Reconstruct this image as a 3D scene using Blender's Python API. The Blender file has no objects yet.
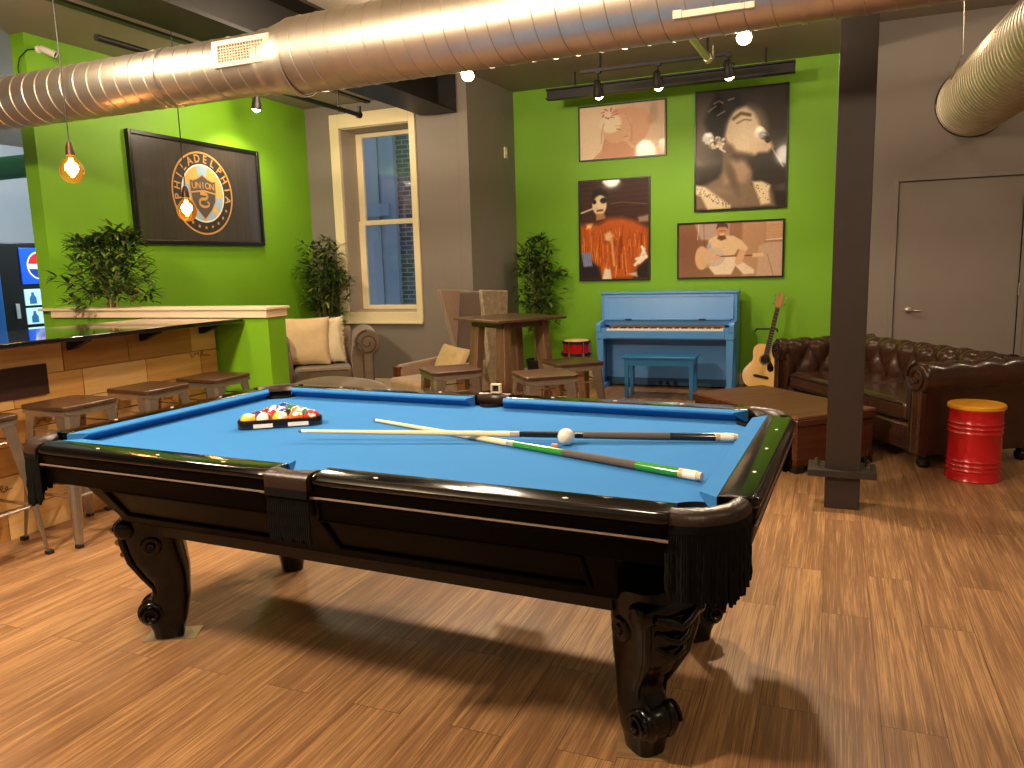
import bpy, bmesh, math, random
import numpy as np
from mathutils import Vector, Matrix, Euler
random.seed(7)
PI = math.pi
SC = bpy.context.scene
COL = SC.collection
R = math.radians

# ------------------------------------------------------------------ camera
def set_camera():
    yaw, pitch, roll, f, h = 0.395692, 0.15382557, -0.0284110, 771.818, 1.43549
    fwd = Vector((-math.sin(yaw)*math.cos(pitch), math.cos(yaw)*math.cos(pitch), -math.sin(pitch)))
    r0 = Vector((math.cos(yaw), math.sin(yaw), 0)); u0 = r0.cross(fwd)
    r = math.cos(roll)*r0 + math.sin(roll)*u0; u = r.cross(fwd)
    cd = bpy.data.cameras.new('camera'); co = bpy.data.objects.new('camera', cd); COL.objects.link(co)
    cd.sensor_fit = 'HORIZONTAL'; cd.sensor_width = 36; cd.lens = 36*f/1024
    cd.clip_start = 0.05
    m = Matrix((r, u, -fwd)).transposed().to_4x4(); m.translation = (0, 0, h)
    co.matrix_world = m; SC.camera = co
set_camera()

# ------------------------------------------------------------------ world, exposure, lamps
w = bpy.data.worlds.new('dusk'); SC.world = w; w.use_nodes = True
bgn = w.node_tree.nodes['Background']
bgn.inputs[0].default_value = (0.55, 0.62, 0.72, 1); bgn.inputs[1].default_value = 0.75
SC.view_settings.view_transform = 'Standard'; SC.view_settings.look = 'None'
SC.view_settings.gamma = 1; SC.view_settings.use_curve_mapping = False
SC.view_settings.exposure = 0.6

WARM = (1.0, 0.79, 0.56)
def lamp(name, kind, loc, power, color=WARM, radius=.05, target=None, angle=70, blend=.6):
    d = bpy.data.lights.new(name, kind); d.energy = power; d.color = color; d.shadow_soft_size = radius
    if kind == 'SPOT': d.spot_size = R(angle); d.spot_blend = blend
    o = bpy.data.objects.new(name, d); COL.objects.link(o); o.location = loc
    if target is not None:
        o.rotation_euler = (Vector(target)-Vector(loc)).to_track_quat('-Z', 'Y').to_euler()
    return o
# unseen room lamps, no fixtures; the strong near-left one added to fill the floor
for loc, p in [((-4.1, 3.0, 3.05), 95), ((-3.0, 0.5, 3.0), 390), ((1.0, -0.4, 3.1), 70), ((2.4, 1.6, 3.3), 28), ((-0.9, 2.6, 3.3), 45),
               ((2.3, 5.0, 3.4), 24), ((-2.9, 5.3, 3.2), 55), ((0.5, 7.2, 3.35), 13), ((2.9, 7.2, 3.45), 26), ((-4.9, 6.2, 3.1), 36)]:
    lamp('unseen_lamp', 'POINT', loc, p, radius=.16)
# cool daylight of the next room on the left
lamp('next_room_lamp', 'POINT', (-7.7, 6.9, 3.0), 170, color=(.80, .89, 1.0), radius=.3)

# ------------------------------------------------------------------ materials
def lin(c):
    c = c/255.0
    return c/12.92 if c <= .04045 else ((c+.055)/1.055)**2.4
def rgb(*c):
    if len(c) == 1 and isinstance(c[0], str):
        s = c[0].lstrip('#'); c = [int(s[i:i+2], 16) for i in (0, 2, 4)]
    return (lin(c[0]), lin(c[1]), lin(c[2]), 1)
MATS = {}
def mat(name, col, rough=.5, metal=0, coat=0, spec=.5, noise=0, nscale=8, bump=0, bscale=60, emit=None, estr=0, trans=0, sheen=0, stretch=None, ior=1.45):
    if name in MATS: return MATS[name]
    m = bpy.data.materials.new(name); m.use_nodes = True; nt = m.node_tree; b = nt.nodes['Principled BSDF']
    c = rgb(col) if isinstance(col, str) else col
    b.inputs['Base Color'].default_value = c
    b.inputs['Roughness'].default_value = rough; b.inputs['Metallic'].default_value = metal
    b.inputs['Coat Weight'].default_value = coat; b.inputs['Coat Roughness'].default_value = .06
    b.inputs['Specular IOR Level'].default_value = spec; b.inputs['IOR'].default_value = ior
    b.inputs['Transmission Weight'].default_value = trans
    if sheen: b.inputs['Sheen Weight'].default_value = sheen; b.inputs['Sheen Roughness'].default_value = .4
    if emit: b.inputs['Emission Color'].default_value = rgb(emit); b.inputs['Emission Strength'].default_value = estr
    tc = None
    if noise or bump:
        tc = nt.nodes.new('ShaderNodeTexCoord'); mp = nt.nodes.new('ShaderNodeMapping'); nt.links.new(tc.outputs['Object'], mp.inputs[0])
        if stretch: mp.inputs['Scale'].default_value = stretch
    if noise:
        n = nt.nodes.new('ShaderNodeTexNoise'); n.inputs['Scale'].default_value = nscale; n.inputs['Detail'].default_value = 6
        n.inputs['Roughness'].default_value = .65
        nt.links.new(mp.outputs[0], n.inputs['Vector'])
        mr = nt.nodes.new('ShaderNodeMapRange'); mr.inputs[1].default_value = .3; mr.inputs[2].default_value = .7
        mr.inputs[3].default_value = 1-noise; mr.inputs[4].default_value = 1+noise
        nt.links.new(n.outputs[0], mr.inputs[0])
        mx = nt.nodes.new('ShaderNodeVectorMath'); mx.operation = 'SCALE'; mx.inputs[0].default_value = c[:3]
        nt.links.new(mr.outputs[0], mx.inputs['Scale']); nt.links.new(mx.outputs[0], b.inputs['Base Color'])
    if bump:
        n2 = nt.nodes.new('ShaderNodeTexNoise'); n2.inputs['Scale'].default_value = bscale; n2.inputs['Detail'].default_value = 4
        nt.links.new(mp.outputs[0], n2.inputs['Vector'])
        bp = nt.nodes.new('ShaderNodeBump'); bp.inputs['Strength'].default_value = bump; bp.inputs['Distance'].default_value = .01
        nt.links.new(n2.outputs[0], bp.inputs['Height']); nt.links.new(bp.outputs[0], b.inputs['Normal'])
    MATS[name] = m; return m

def wood(name, dark, light, axis=0, rough=.45, coat=0, scale=1.0, contrast=1.0):
    """wood grain running along the given object axis"""
    if name in MATS: return MATS[name]
    m = bpy.data.materials.new(name); m.use_nodes = True; nt = m.node_tree; b = nt.nodes['Principled BSDF']
    tc = nt.nodes.new('ShaderNodeTexCoord'); mp = nt.nodes.new('ShaderNodeMapping')
    s = [26*scale]*3; s[axis] = 1.6*scale; mp.inputs['Scale'].default_value = s
    nt.links.new(tc.outputs['Object'], mp.inputs[0])
    n = nt.nodes.new('ShaderNodeTexNoise'); n.inputs['Scale'].default_value = 1; n.inputs['Detail'].default_value = 8; n.inputs['Roughness'].default_value = .7
    n.inputs['Distortion'].default_value = .6
    nt.links.new(mp.outputs[0], n.inputs['Vector'])
    cr = nt.nodes.new('ShaderNodeValToRGB'); cr.color_ramp.elements[0].position = .5-.2/contrast; cr.color_ramp.elements[1].position = .5+.2/contrast
    cr.color_ramp.elements[0].color = rgb(dark); cr.color_ramp.elements[1].color = rgb(light)
    nt.links.new(n.outputs[0], cr.inputs[0]); nt.links.new(cr.outputs[0], b.inputs['Base Color'])
    b.inputs['Roughness'].default_value = rough; b.inputs['Coat Weight'].default_value = coat; b.inputs['Coat Roughness'].default_value = .1
    bp = nt.nodes.new('ShaderNodeBump'); bp.inputs['Strength'].default_value = .15; bp.inputs['Distance'].default_value = .004
    nt.links.new(n.outputs[0], bp.inputs['Height']); nt.links.new(bp.outputs[0], b.inputs['Normal'])
    MATS[name] = m; return m

def floor_mat():
    m = bpy.data.materials.new('vinyl planks'); m.use_nodes = True; nt = m.node_tree; b = nt.nodes['Principled BSDF']
    N = nt.nodes.new; Lk = nt.links.new
    tc = N('ShaderNodeTexCoord'); sp = N('ShaderNodeSeparateXYZ'); Lk(tc.outputs['Object'], sp.inputs[0])
    cb = N('ShaderNodeCombineXYZ'); Lk(sp.outputs[1], cb.inputs[0]); Lk(sp.outputs[0], cb.inputs[1])
    br = N('ShaderNodeTexBrick'); br.offset = .37; br.offset_frequency = 2
    br.inputs['Scale'].default_value = 1; br.inputs['Brick Width'].default_value = 1.22; br.inputs['Row Height'].default_value = .18
    br.inputs['Mortar Size'].default_value = .0012; br.inputs['Mortar Smooth'].default_value = .2; br.inputs['Bias'].default_value = 0
    br.inputs['Color1'].default_value = (0, 0, 0, 1); br.inputs['Color2'].default_value = (1, 1, 1, 1); br.inputs['Mortar'].default_value = (0, 0, 0, 1)
    Lk(cb.outputs[0], br.inputs['Vector'])
    bw = N('ShaderNodeRGBToBW'); Lk(br.outputs['Color'], bw.inputs[0])
    # per plank offset of the grain
    off = N('ShaderNodeVectorMath'); off.operation = 'SCALE'; off.inputs[0].default_value = (3.1, 7.7, 0); Lk(bw.outputs[0], off.inputs['Scale'])
    ad = N('ShaderNodeVectorMath'); ad.operation = 'ADD'; Lk(cb.outputs[0], ad.inputs[0]); Lk(off.outputs[0], ad.inputs[1])
    def grain(sx, sy, det, dist=0.3):
        mp = N('ShaderNodeMapping'); mp.inputs['Scale'].default_value = (sx, sy, 1); Lk(ad.outputs[0], mp.inputs[0])
        n = N('ShaderNodeTexNoise'); n.inputs['Scale'].default_value = 1; n.inputs['Detail'].default_value = det; n.inputs['Roughness'].default_value = .65
        n.inputs['Distortion'].default_value = dist
        Lk(mp.outputs[0], n.inputs['Vector']); return n
    g1 = grain(1.1, 42, 8, .8); g2 = grain(4, 230, 5); g3 = grain(.8, 5, 3)
    mx = N('ShaderNodeMath'); mx.operation = 'MULTIPLY_ADD'; Lk(g2.outputs[0], mx.inputs[0]); mx.inputs[1].default_value = .7; 
    mm = N('ShaderNodeMath'); mm.operation = 'MULTIPLY'; Lk(g1.outputs[0], mm.inputs[0]); mm.inputs[1].default_value = .65; Lk(mm.outputs[0], mx.inputs[2])
    m3 = N('ShaderNodeMath'); m3.operation = 'MULTIPLY_ADD'; Lk(g3.outputs[0], m3.inputs[0]); m3.inputs[1].default_value = .35; Lk(mx.outputs[0], m3.inputs[2])
    m4 = N('ShaderNodeMath'); m4.operation = 'MULTIPLY_ADD'; Lk(bw.outputs[0], m4.inputs[0]); m4.inputs[1].default_value = .06; Lk(m3.outputs[0], m4.inputs[2])
    cr = N('ShaderNodeValToRGB'); e = cr.color_ramp.elements
    e[0].position = .62; e[0].color = rgb('#654a31'); e[1].position = 1.12; e[1].color = rgb('#ae8659')
    k = e.new(.86); k.color = rgb('#866142')
    e[-1].position = 1.0
    Lk(m4.outputs[0], cr.inputs[0])
    dk = N('ShaderNodeMixRGB'); dk.blend_type = 'MULTIPLY'; Lk(br.outputs['Fac'], dk.inputs[0]); Lk(cr.outputs[0], dk.inputs[1]); dk.inputs[2].default_value = (.35, .3, .27, 1)
    Lk(dk.outputs[0], b.inputs['Base Color'])
    b.inputs['Roughness'].default_value = .42; b.inputs['Specular IOR Level'].default_value = .4
    bp = N('ShaderNodeBump'); bp.inputs['Strength'].default_value = .12; bp.inputs['Distance'].default_value = .003
    Lk(m4.outputs[0], bp.inputs['Height']); Lk(bp.outputs[0], b.inputs['Normal'])
    return m

def brick_mat():
    m = bpy.data.materials.new('outside brick'); m.use_nodes = True; nt = m.node_tree; b = nt.nodes['Principled BSDF']
    tc = nt.nodes.new('ShaderNodeTexCoord'); sp = nt.nodes.new('ShaderNodeSeparateXYZ'); cb = nt.nodes.new('ShaderNodeCombineXYZ')
    nt.links.new(tc.outputs['Object'], sp.inputs[0]); nt.links.new(sp.outputs[0], cb.inputs[0]); nt.links.new(sp.outputs[2], cb.inputs[1])
    br = nt.nodes.new('ShaderNodeTexBrick'); br.inputs['Scale'].default_value = 1; br.inputs['Brick Width'].default_value = .22; br.inputs['Row Height'].default_value = .075
    br.inputs['Mortar Size'].default_value = .008
    br.inputs['Color1'].default_value = rgb('#5a5f6b'); br.inputs['Color2'].default_value = rgb('#3f444f'); br.inputs['Mortar'].default_value = rgb('#8d96a3')
    nt.links.new(cb.outputs[0], br.inputs['Vector']); nt.links.new(br.outputs[0], b.inputs['Base Color']); b.inputs['Roughness'].default_value = .9
    return m

def vcol_mat(name, rough=.25, coat=0.0):
    if name in MATS: return MATS[name]
    m = bpy.data.materials.new(name); m.use_nodes = True; nt = m.node_tree; b = nt.nodes['Principled BSDF']
    a = nt.nodes.new('ShaderNodeAttribute'); a.attribute_name = 'print'
    b.inputs['Specular IOR Level'].default_value = .2; nt.links.new(a.outputs['Color'], b.inputs['Base Color']); b.inputs['Roughness'].default_value = rough
    b.inputs['Coat Weight'].default_value = coat; b.inputs['Coat Roughness'].default_value = .05
    MATS[name] = m; return m

# ------------------------------------------------------------------ mesh builder
class MB:
    def __init__(s): s.v = []; s.f = []; s.mi = []; s.M = Matrix.Identity(4); s.k = 0
    def add(s, vs, fs):
        o = len(s.v); s.v += [tuple(s.M @ Vector(p)) for p in vs]
        s.f += [tuple(o+i for i in f) for f in fs]; s.mi += [s.k]*len(fs); return s
    def box(s, c, d, rot=None, top=1.0, topy=None):
        x, y, z = d[0]/2, d[1]/2, d[2]/2; ty = top if topy is None else topy
        ps = [(-x, -y, -z), (x, -y, -z), (x, y, -z), (-x, y, -z), (-x*top, -y*ty, z), (x*top, -y*ty, z), (x*top, y*ty, z), (-x*top, y*ty, z)]
        if rot is not None:
            m = Euler(rot).to_matrix(); ps = [m @ Vector(p) for p in ps]
        ps = [(p[0]+c[0], p[1]+c[1], p[2]+c[2]) for p in ps]
        return s.add(ps, [(0, 3, 2, 1), (4, 5, 6, 7), (0, 1, 5, 4), (1, 2, 6, 5), (2, 3, 7, 6), (3, 0, 4, 7)])
    def bx(s, x0, x1, y0, y1, z0, z1): return s.box(((x0+x1)/2, (y0+y1)/2, (z0+z1)/2), (abs(x1-x0), abs(y1-y0), abs(z1-z0)))
    def rings(s, rs, closed=True, cap=True, loop=False):
        """rs: list of equal-length point lists, skinned in order"""
        n = len(rs[0]); vs = [p for r in rs for p in r]; fs = []
        m = len(rs)
        for i in range(m-1 if not loop else m):
            a = i*n; b = ((i+1) % m)*n
            for j in range(n if closed else n-1):
                k = (j+1) % n; fs.append((a+j, a+k, b+k, b+j))
        if cap and closed and not loop:
            fs.append(tuple(reversed(range(n)))); fs.append(tuple((m-1)*n+i for i in range(n)))
        return s.add(vs, fs)
    def tube(s, pts, r, n=10, cap=True, loop=False):
        pts = [Vector(p) for p in pts]; rs = []; m = len(pts)
        rr = r if isinstance(r, (list, tuple)) else [r]*m
        prev = None
        for i, p in enumerate(pts):
            if loop: t = pts[(i+1) % m]-pts[i-1]
            else: t = pts[min(i+1, m-1)]-pts[max(i-1, 0)]
            t.normalize()
            if prev is None:
                a = Vector((0, 0, 1)) if abs(t.z) < .9 else Vector((1, 0, 0))
                u = t.cross(a).normalized()
            else:
                u = (prev - t*prev.dot(t)).normalized()
            prev = u; w_ = t.cross(u)
            rs.append([p+(u*math.cos(2*PI*j/n)+w_*math.sin(2*PI*j/n))*rr[i] for j in range(n)])
        return s.rings(rs, cap=cap, loop=loop)
    def cyl(s, p0, p1, r0, r1=None, n=20): return s.tube([p0, p1], [r0, r0 if r1 is None else r1], n)
    def lathe(s, prof, c=(0, 0, 0), n=28, axis='z', cap=True):
        rs = []
        for (r, h) in prof:
            ring = []
            for j in range(n):
                a = 2*PI*j/n; x, y = r*math.cos(a), r*math.sin(a)
                if axis == 'z': p = (c[0]+x, c[1]+y, c[2]+h)
                elif axis == 'y': p = (c[0]+x, c[1]+h, c[2]-y)
                else: p = (c[0]+h, c[1]+x, c[2]+y)
                ring.append(p)
            rs.append(ring)
        return s.rings(rs, cap=cap)
    def prism(s, poly, z0, z1, plane='xy'):
        """extrude a 2-D polygon; plane gives the polygon's axes, z0..z1 the third"""
        n = len(poly)
        def P(a, b, h): return {'xy': (a, b, h), 'xz': (a, h, b), 'yz': (h, a, b)}[plane]
        vs = [P(a, b, z0) for a, b in poly]+[P(a, b, z1) for a, b in poly]
        fs = [tuple(reversed(range(n))), tuple(range(n, 2*n))]+[(i, (i+1) % n, n+(i+1) % n, n+i) for i in range(n)]
        return s.add(vs, fs)
    def grid(s, fn, nu, nv, cu=False, cv=False):
        vs = [fn(i/nu, j/nv) for i in range(nu if cu else nu+1) for j in range(nv if cv else nv+1)]
        W = nv if cv else nv+1; H = nu if cu else nu+1
        fs = []
        for i in range(nu):
            for j in range(nv):
                a, b = i, (i+1) % H; c, d = j, (j+1) % W
                fs.append((a*W+c, b*W+c, b*W+d, a*W+d))
        return s.add(vs, fs)
    def sphere(s, c, r, nu=24, nv=14, sc=(1, 1, 1)):
        vs = []; fs = []
        for i in range(1, nv):
            t = PI*i/nv
            for j in range(nu):
                a = 2*PI*j/nu
                vs.append((c[0]+r*sc[0]*math.sin(t)*math.cos(a), c[1]+r*sc[1]*math.sin(t)*math.sin(a), c[2]+r*sc[2]*math.cos(t)))
        vs.append((c[0], c[1], c[2]+r*sc[2])); vs.append((c[0], c[1], c[2]-r*sc[2])); T = len(vs)-2
        for i in range(nv-2):
            for j in range(nu):
                k = (j+1) % nu; fs.append((i*nu+j, (i+1)*nu+j, (i+1)*nu+k, i*nu+k))
        for j in range(nu):
            k = (j+1) % nu; fs.append((T, j, k)); fs.append((T+1, (nv-2)*nu+k, (nv-2)*nu+j))
        return s.add(vs, fs)
    def build(s, name, m, parent=None, smooth=35, bevel=0, seg=2, sub=0, loc=None, rot=None, normals=True):
        me = bpy.data.meshes.new(name); me.from_pydata(s.v, [], s.f)
        mats = m if isinstance(m, (list, tuple)) else [m]
        for q in mats: me.materials.append(q)
        if len(mats) > 1: me.polygons.foreach_set('material_index', s.mi)
        if normals:
            bm = bmesh.new(); bm.from_mesh(me); bmesh.ops.recalc_face_normals(bm, faces=bm.faces); bm.to_mesh(me); bm.free()
        if smooth:
            me.polygons.foreach_set('use_smooth', [True]*len(me.polygons))
            me.set_sharp_from_angle(angle=R(smooth))
        o = bpy.data.objects.new(name, me); COL.objects.link(o)
        if parent is not None: o.parent = parent
        if loc is not None: o.location = loc
        if rot is not None: o.rotation_euler = rot
        if bevel:
            b = o.modifiers.new('bevel', 'BEVEL'); b.width = bevel; b.segments = seg; b.limit_method = 'ANGLE'; b.angle_limit = R(35)
            b.harden_normals = False
        if sub:
            q = o.modifiers.new('sub', 'SUBSURF'); q.levels = sub; q.render_levels = sub
        return o
def tag(o, label=None, cat=None, group=None, kind=None):
    if label: o['label'] = label
    if cat: o['category'] = cat
    if group: o['group'] = group
    if kind: o['kind'] = kind
    return o
def thing(name, label, cat, loc=(0, 0, 0), rz=0, group=None):
    o = bpy.data.objects.new(name, None); COL.objects.link(o); o.empty_display_size = .1
    o.location = loc; o.rotation_euler = (0, 0, rz)
    return tag(o, label, cat, group)
def kids(o): return [c for c in bpy.data.objects if c.parent == o]
def split_build(b, name, *a, **k):
    """each separate piece of the builder becomes an object of its own"""
    par = list(range(len(b.v)))
    def find(i):
        while par[i] != i: par[i] = par[par[i]]; i = par[i]
        return i
    for f in b.f:
        for i in f[1:]: par[find(i)] = find(f[0])
    groups = {}
    for f, m_ in zip(b.f, b.mi): groups.setdefault(find(f[0]), []).append((f, m_))
    out = []
    for g in groups.values():
        ix = {}; q = MB()
        for f, m_ in g:
            for i in f:
                if i not in ix: ix[i] = len(q.v); q.v.append(b.v[i])
            q.f.append(tuple(ix[i] for i in f)); q.mi.append(m_)
        out.append(q.build(name, *a, **k))
    return out
def dup(o, parent=None):
    c = o.copy(); COL.objects.link(c)
    if parent is not None: c.parent = parent
    for k in kids(o): dup(k, c)
    return c
def struct(o): o['kind'] = 'structure'; return o
def arc(cx, cy, r, a0, a1, n): return [(cx+r*math.cos(R(a0+(a1-a0)*i/n)), cy+r*math.sin(R(a0+(a1-a0)*i/n))) for i in range(n+1)]
def rrect(w_, h_, r, n=5):
    p = []
    for cx, cy, a in ((w_/2-r, h_/2-r, 0), (-w_/2+r, h_/2-r, 90), (-w_/2+r, -h_/2+r, 180), (w_/2-r, -h_/2+r, 270)): p += arc(cx, cy, r, a, a+90, n)
    return p

GREEN = mat('green paint', '#74ad1c', .55, noise=.03, nscale=2)
GRAY = mat('taupe gray paint', '#867d75', .6, noise=.03, nscale=2)
CREAM = mat('cream trim paint', '#eadcb4', .4)
CEIL = mat('ceiling paint', '#958b7c', .7, noise=.05, nscale=1.5)
FLOOR = floor_mat()
BLACK = mat('black paint', '#17130f', .5)
STEELBLK = mat('black steel', '#16120f', .5, noise=.1, nscale=10)
COLM = mat('column paint', '#332925', .42, noise=.1, nscale=10)
PALEGRAY = mat('pale blue gray paint', '#b9c0ca', .7)

# ------------------------------------------------------------------ the setting
XL, YP, YW, YG, XJ = -5.87, 4.42, 7.90, 9.10, -3.74
struct(MB().bx(-11, 5.2, -4.2, 9.3, -.1, 0).build('floor', FLOOR))
struct(MB().bx(-6.02, XL, YP, YW, 0, 3.32).build('wall_left', GREEN))
struct(MB().bx(XJ, .30, YG, YG+.12, 0, 3.52).build('wall_back', GREEN))
# window wall with an opening
wx0, wx1, wz0, wz1 = -5.39, -4.46, .92, 3.05
b = MB(); b.bx(-6.02, wx0, YW, YW+.4, 0, 3.52); b.bx(wx1, XJ-.13, YW, YW+.4, 0, 3.52); b.bx(wx0, wx1, YW, YW+.4, 0, wz0); b.bx(wx0, wx1, YW, YW+.4, wz1, 3.52)
struct(b.build('wall_window', GRAY))
b = MB(); b.prism([(XJ-.129, YW), (XJ, YW), (XJ+.06, YG), (XJ-.129, YG)], 0, 3.52)
struct(b.build('wall_corner', GRAY))
# gray wall with the door opening
dx0, dx1, dz1 = .585, 1.70, 2.16
b = MB(); b.bx(.30, dx0, YG-.05, YG+.12, 0, 3.75); b.bx(dx1, 5.2, YG-.05, YG+.12, 0, 3.75); b.bx(dx0, dx1, YG-.05, YG+.12, dz1, 3.75)
struct(b.build('wall_right', GRAY))
struct(MB().bx(5.1, 5.2, -4.2, YG, 0, 3.75).build('wall_side', GRAY))
struct(MB().bx(-11, 5.2, -4.3, -4.2, 0, 3.75).build('wall_front', GRAY))
struct(MB().bx(-11.1, -11, -4.2, 9.3, 0, 3.75).build('wall_far', PALEGRAY))
struct(MB().bx(-11, -6.02, 8.2, 8.3, 0, 3.75).build('wall_next_room', PALEGRAY))
struct(MB().bx(-11, -4.28, -4.2, YW+.4, 3.32, 3.5).build('ceiling_left', CEIL))
struct(MB().bx(-4.28, .3, -4.2, YG+.12, 3.5, 3.7).build('ceiling_middle', CEIL))
struct(MB().bx(.3, 5.2, -4.2, YG+.12, 3.74, 3.9).build('ceiling_right', CEIL))
# dark joints in the ceiling boards
b = MB(); b.bx(-5.02, -4.95, -1, YW, 3.30, 3.322); struct(b.build('trim_1', BLACK))
b = MB(); b.bx(-2.75, -2.70, -1, 5.2, 3.48, 3.502); struct(b.build('trim_2', CREAM))
# bar half wall with its cream cap
b = MB(); b.bx(XL, -3.70, YP-.02, YP+.17, 0, 1.11); struct(b.build('wall_bar', GREEN))
b = MB(); b.bx(-6.0, -3.675, YP-.06, YP+.20, 1.165, 1.185); b.bx(-5.87, -3.69, YP-.045, YP+.185, 1.11, 1.165)
struct(b.build('trim_3', mat('cream cap paint', '#f0d9b8', .45), bevel=.004))
# baseboards
b = MB(); b.bx(XJ+.06, .30, YG-.016, YG, 0, .12); struct(b.build('baseboard_back', CREAM, bevel=.004))
b = MB(); b.prism([(XJ, YW), (XJ+.018, YW), (XJ+.076, YG-.016), (XJ+.06, YG-.016)], 0, .12); struct(b.build('baseboard_corner', CREAM))
b = MB(); b.bx(XL, XJ, YW-.016, YW, 0, .12); struct(b.build('baseboard_window', CREAM))
# window
b = MB(); b.bx(wx0-.125, wx0, YW-.03, YW, wz0-.13, wz1+.16); b.bx(wx1, wx1+.08, YW-.03, YW, wz0-.13, wz1+.16)
b.bx(wx0, wx1, YW-.03, YW, wz1, wz1+.16); b.bx(wx0, wx1, YW-.03, YW, wz0-.13, wz0); b.bx(wx0-.125, wx1+.08, YW-.05, YW, wz0-.14, wz0-.11)
win = struct(b.build('window_1', CREAM, bevel=.005))
ys = YW+.27
b = MB()
for (za, zb, yo) in ((wz0+.02, 2.0, 0.0), (1.96, wz1-.02, .035)):
    y0, y1 = ys+yo, ys+yo+.035
    b.bx(wx0+.0, wx0+.095, y0, y1, za, zb); b.bx(wx1-.055, wx1, y0, y1, za, zb); b.bx(wx0+.095, wx1-.055, y0, y1, za, za+.05); b.bx(wx0+.095, wx1-.055, y0, y1, zb-.05, zb)
o = b.build('window_frame', CREAM, win, bevel=.003)
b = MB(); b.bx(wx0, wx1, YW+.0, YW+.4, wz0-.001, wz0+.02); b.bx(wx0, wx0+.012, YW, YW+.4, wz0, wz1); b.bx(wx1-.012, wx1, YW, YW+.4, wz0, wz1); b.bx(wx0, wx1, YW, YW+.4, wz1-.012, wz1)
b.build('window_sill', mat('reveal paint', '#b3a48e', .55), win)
GLASS = mat('window glass', '#ffffff', .0, trans=1, ior=1.45)
b = MB(); b.bx(wx0+.05, wx1-.05, ys+.014, ys+.019, wz0+.06, 1.96); b.bx(wx0+.05, wx1-.05, ys+.05, ys+.055, 2.0, wz1-.06)
b.build('pane', GLASS, win)
# outside: brick house across the alley
b = MB(); b.bx(-6.9, -3.95, 11.6, 11.8, -.5, 6); o = struct(b.build('exterior_wall', brick_mat()))
b = MB(); b.bx(-10, -6.9, 11.55, 11.8, -.5, 6)
for k in range(9): b.bx(-9.9+.34*k, -9.87+.34*k, 11.52, 11.55, -.5, 6)
struct(b.build('exterior_siding', mat('outside siding', '#93a3b4', .7)))
b = MB(); b.bx(-7.0, -6.8, 11.45, 11.55, -.5, 6); b.bx(-9.6, -6.9, 11.4, 11.5, 2.3, 2.5)
struct(b.build('exterior_trim', mat('outside trim', '#7f95ad', .6)))
# door
b = MB(); b.bx(dx0+.006, dx1-.006, YG-.035, YG+.02, .006, dz1-.006)
dr = struct(b.build('door_1', GRAY, bevel=.002))
b = MB(); b.bx(dx0-.05, dx0, YG-.06, YG-.02, 0, dz1+.05); b.bx(dx1, dx1+.05, YG-.06, YG-.02, 0, dz1+.05); b.bx(dx0, dx1, YG-.06, YG-.02, dz1, dz1+.05)
MB().bx(dx0, dx1, YG+.03, YG+.12, 0, dz1).build('door_gap_blocker', BLACK, dr)  # added dark box behind the door, blocks sky light in the gaps
b.build('door_frame', GRAY, dr, bevel=.003)
CHROME = mat('brushed nickel', '#b9b2a6', .28, metal=1)
b = MB(); b.lathe([(.0, 0), (.034, 0), (.034, -.012), (.026, -.018), (.012, -.02), (.012, -.055), (0, -.055)], (.73, YG-.035, .845), axis='y'); b.tube([(.73, YG-.085, .845), (.76, YG-.09, .845), (.80, YG-.088, .842), (.845, YG-.082, .838)], [.011, .012, .011, .009])
b.build('door_handle', CHROME, dr)
for z in (.25, 1.05, 1.9):
    MB().cyl((dx1+.0, YG-.062, z-.06), (dx1+.0, YG-.062, z+.06), .009, n=10).build('hinge', CHROME, dr)
b = MB(); b.bx(XJ+.05, XJ+.07, 8.78, 8.85, 2.69, 2.82); o = b.build('switch_plate', mat('ivory plastic', '#e6dcc4', .4), bevel=.003)
tag(o, 'small ivory switch plate high on the gray wall side', 'switch')
MB().box((XJ+.072, 8.815, 2.755), (.012, .016, .03)).build('toggle', MATS['ivory plastic'], o)

# ------------------------------------------------------------------ steel, ducts, pipes
b = MB()
bx0, bx1 = -4.27, -3.84
b.bx(bx0, bx1, -1.5, YW-.06, 3.085, 3.11); b.bx(bx0, bx1, -1.5, YW-.06, 3.47, 3.495); b.bx((bx0+bx1)/2-.015, (bx0+bx1)/2+.015, -1.5, YW-.06, 3.11, 3.47)
b.bx(bx0+.02, bx1, YW-.075, YW-.06, 3.11, 3.47)
# clear of the lower ceiling on its left
o = b.build('steel_beam', STEELBLK); tag(o, 'wide black steel I-beam running under the ceiling to the window wall', 'beam', kind='thing')
b = MB(); b.bx(-3.03, -.42, 8.45, 8.57, 3.235, 3.25); b.bx(-3.03, -.42, 8.50, 8.52, 3.25, 3.33); b.bx(-3.03, -.42, 8.45, 8.57, 3.33, 3.345)
o = b.build('steel_beam', STEELBLK)
for x_ in (-2.7, -.7): MB().cyl((x_, 8.51, 3.34), (x_, 8.51, 3.5), .01, n=8).build('hanger_rod', STEELBLK, o); tag(o, 'slim black steel beam above the posters on the green wall', 'beam', kind='thing')
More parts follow.
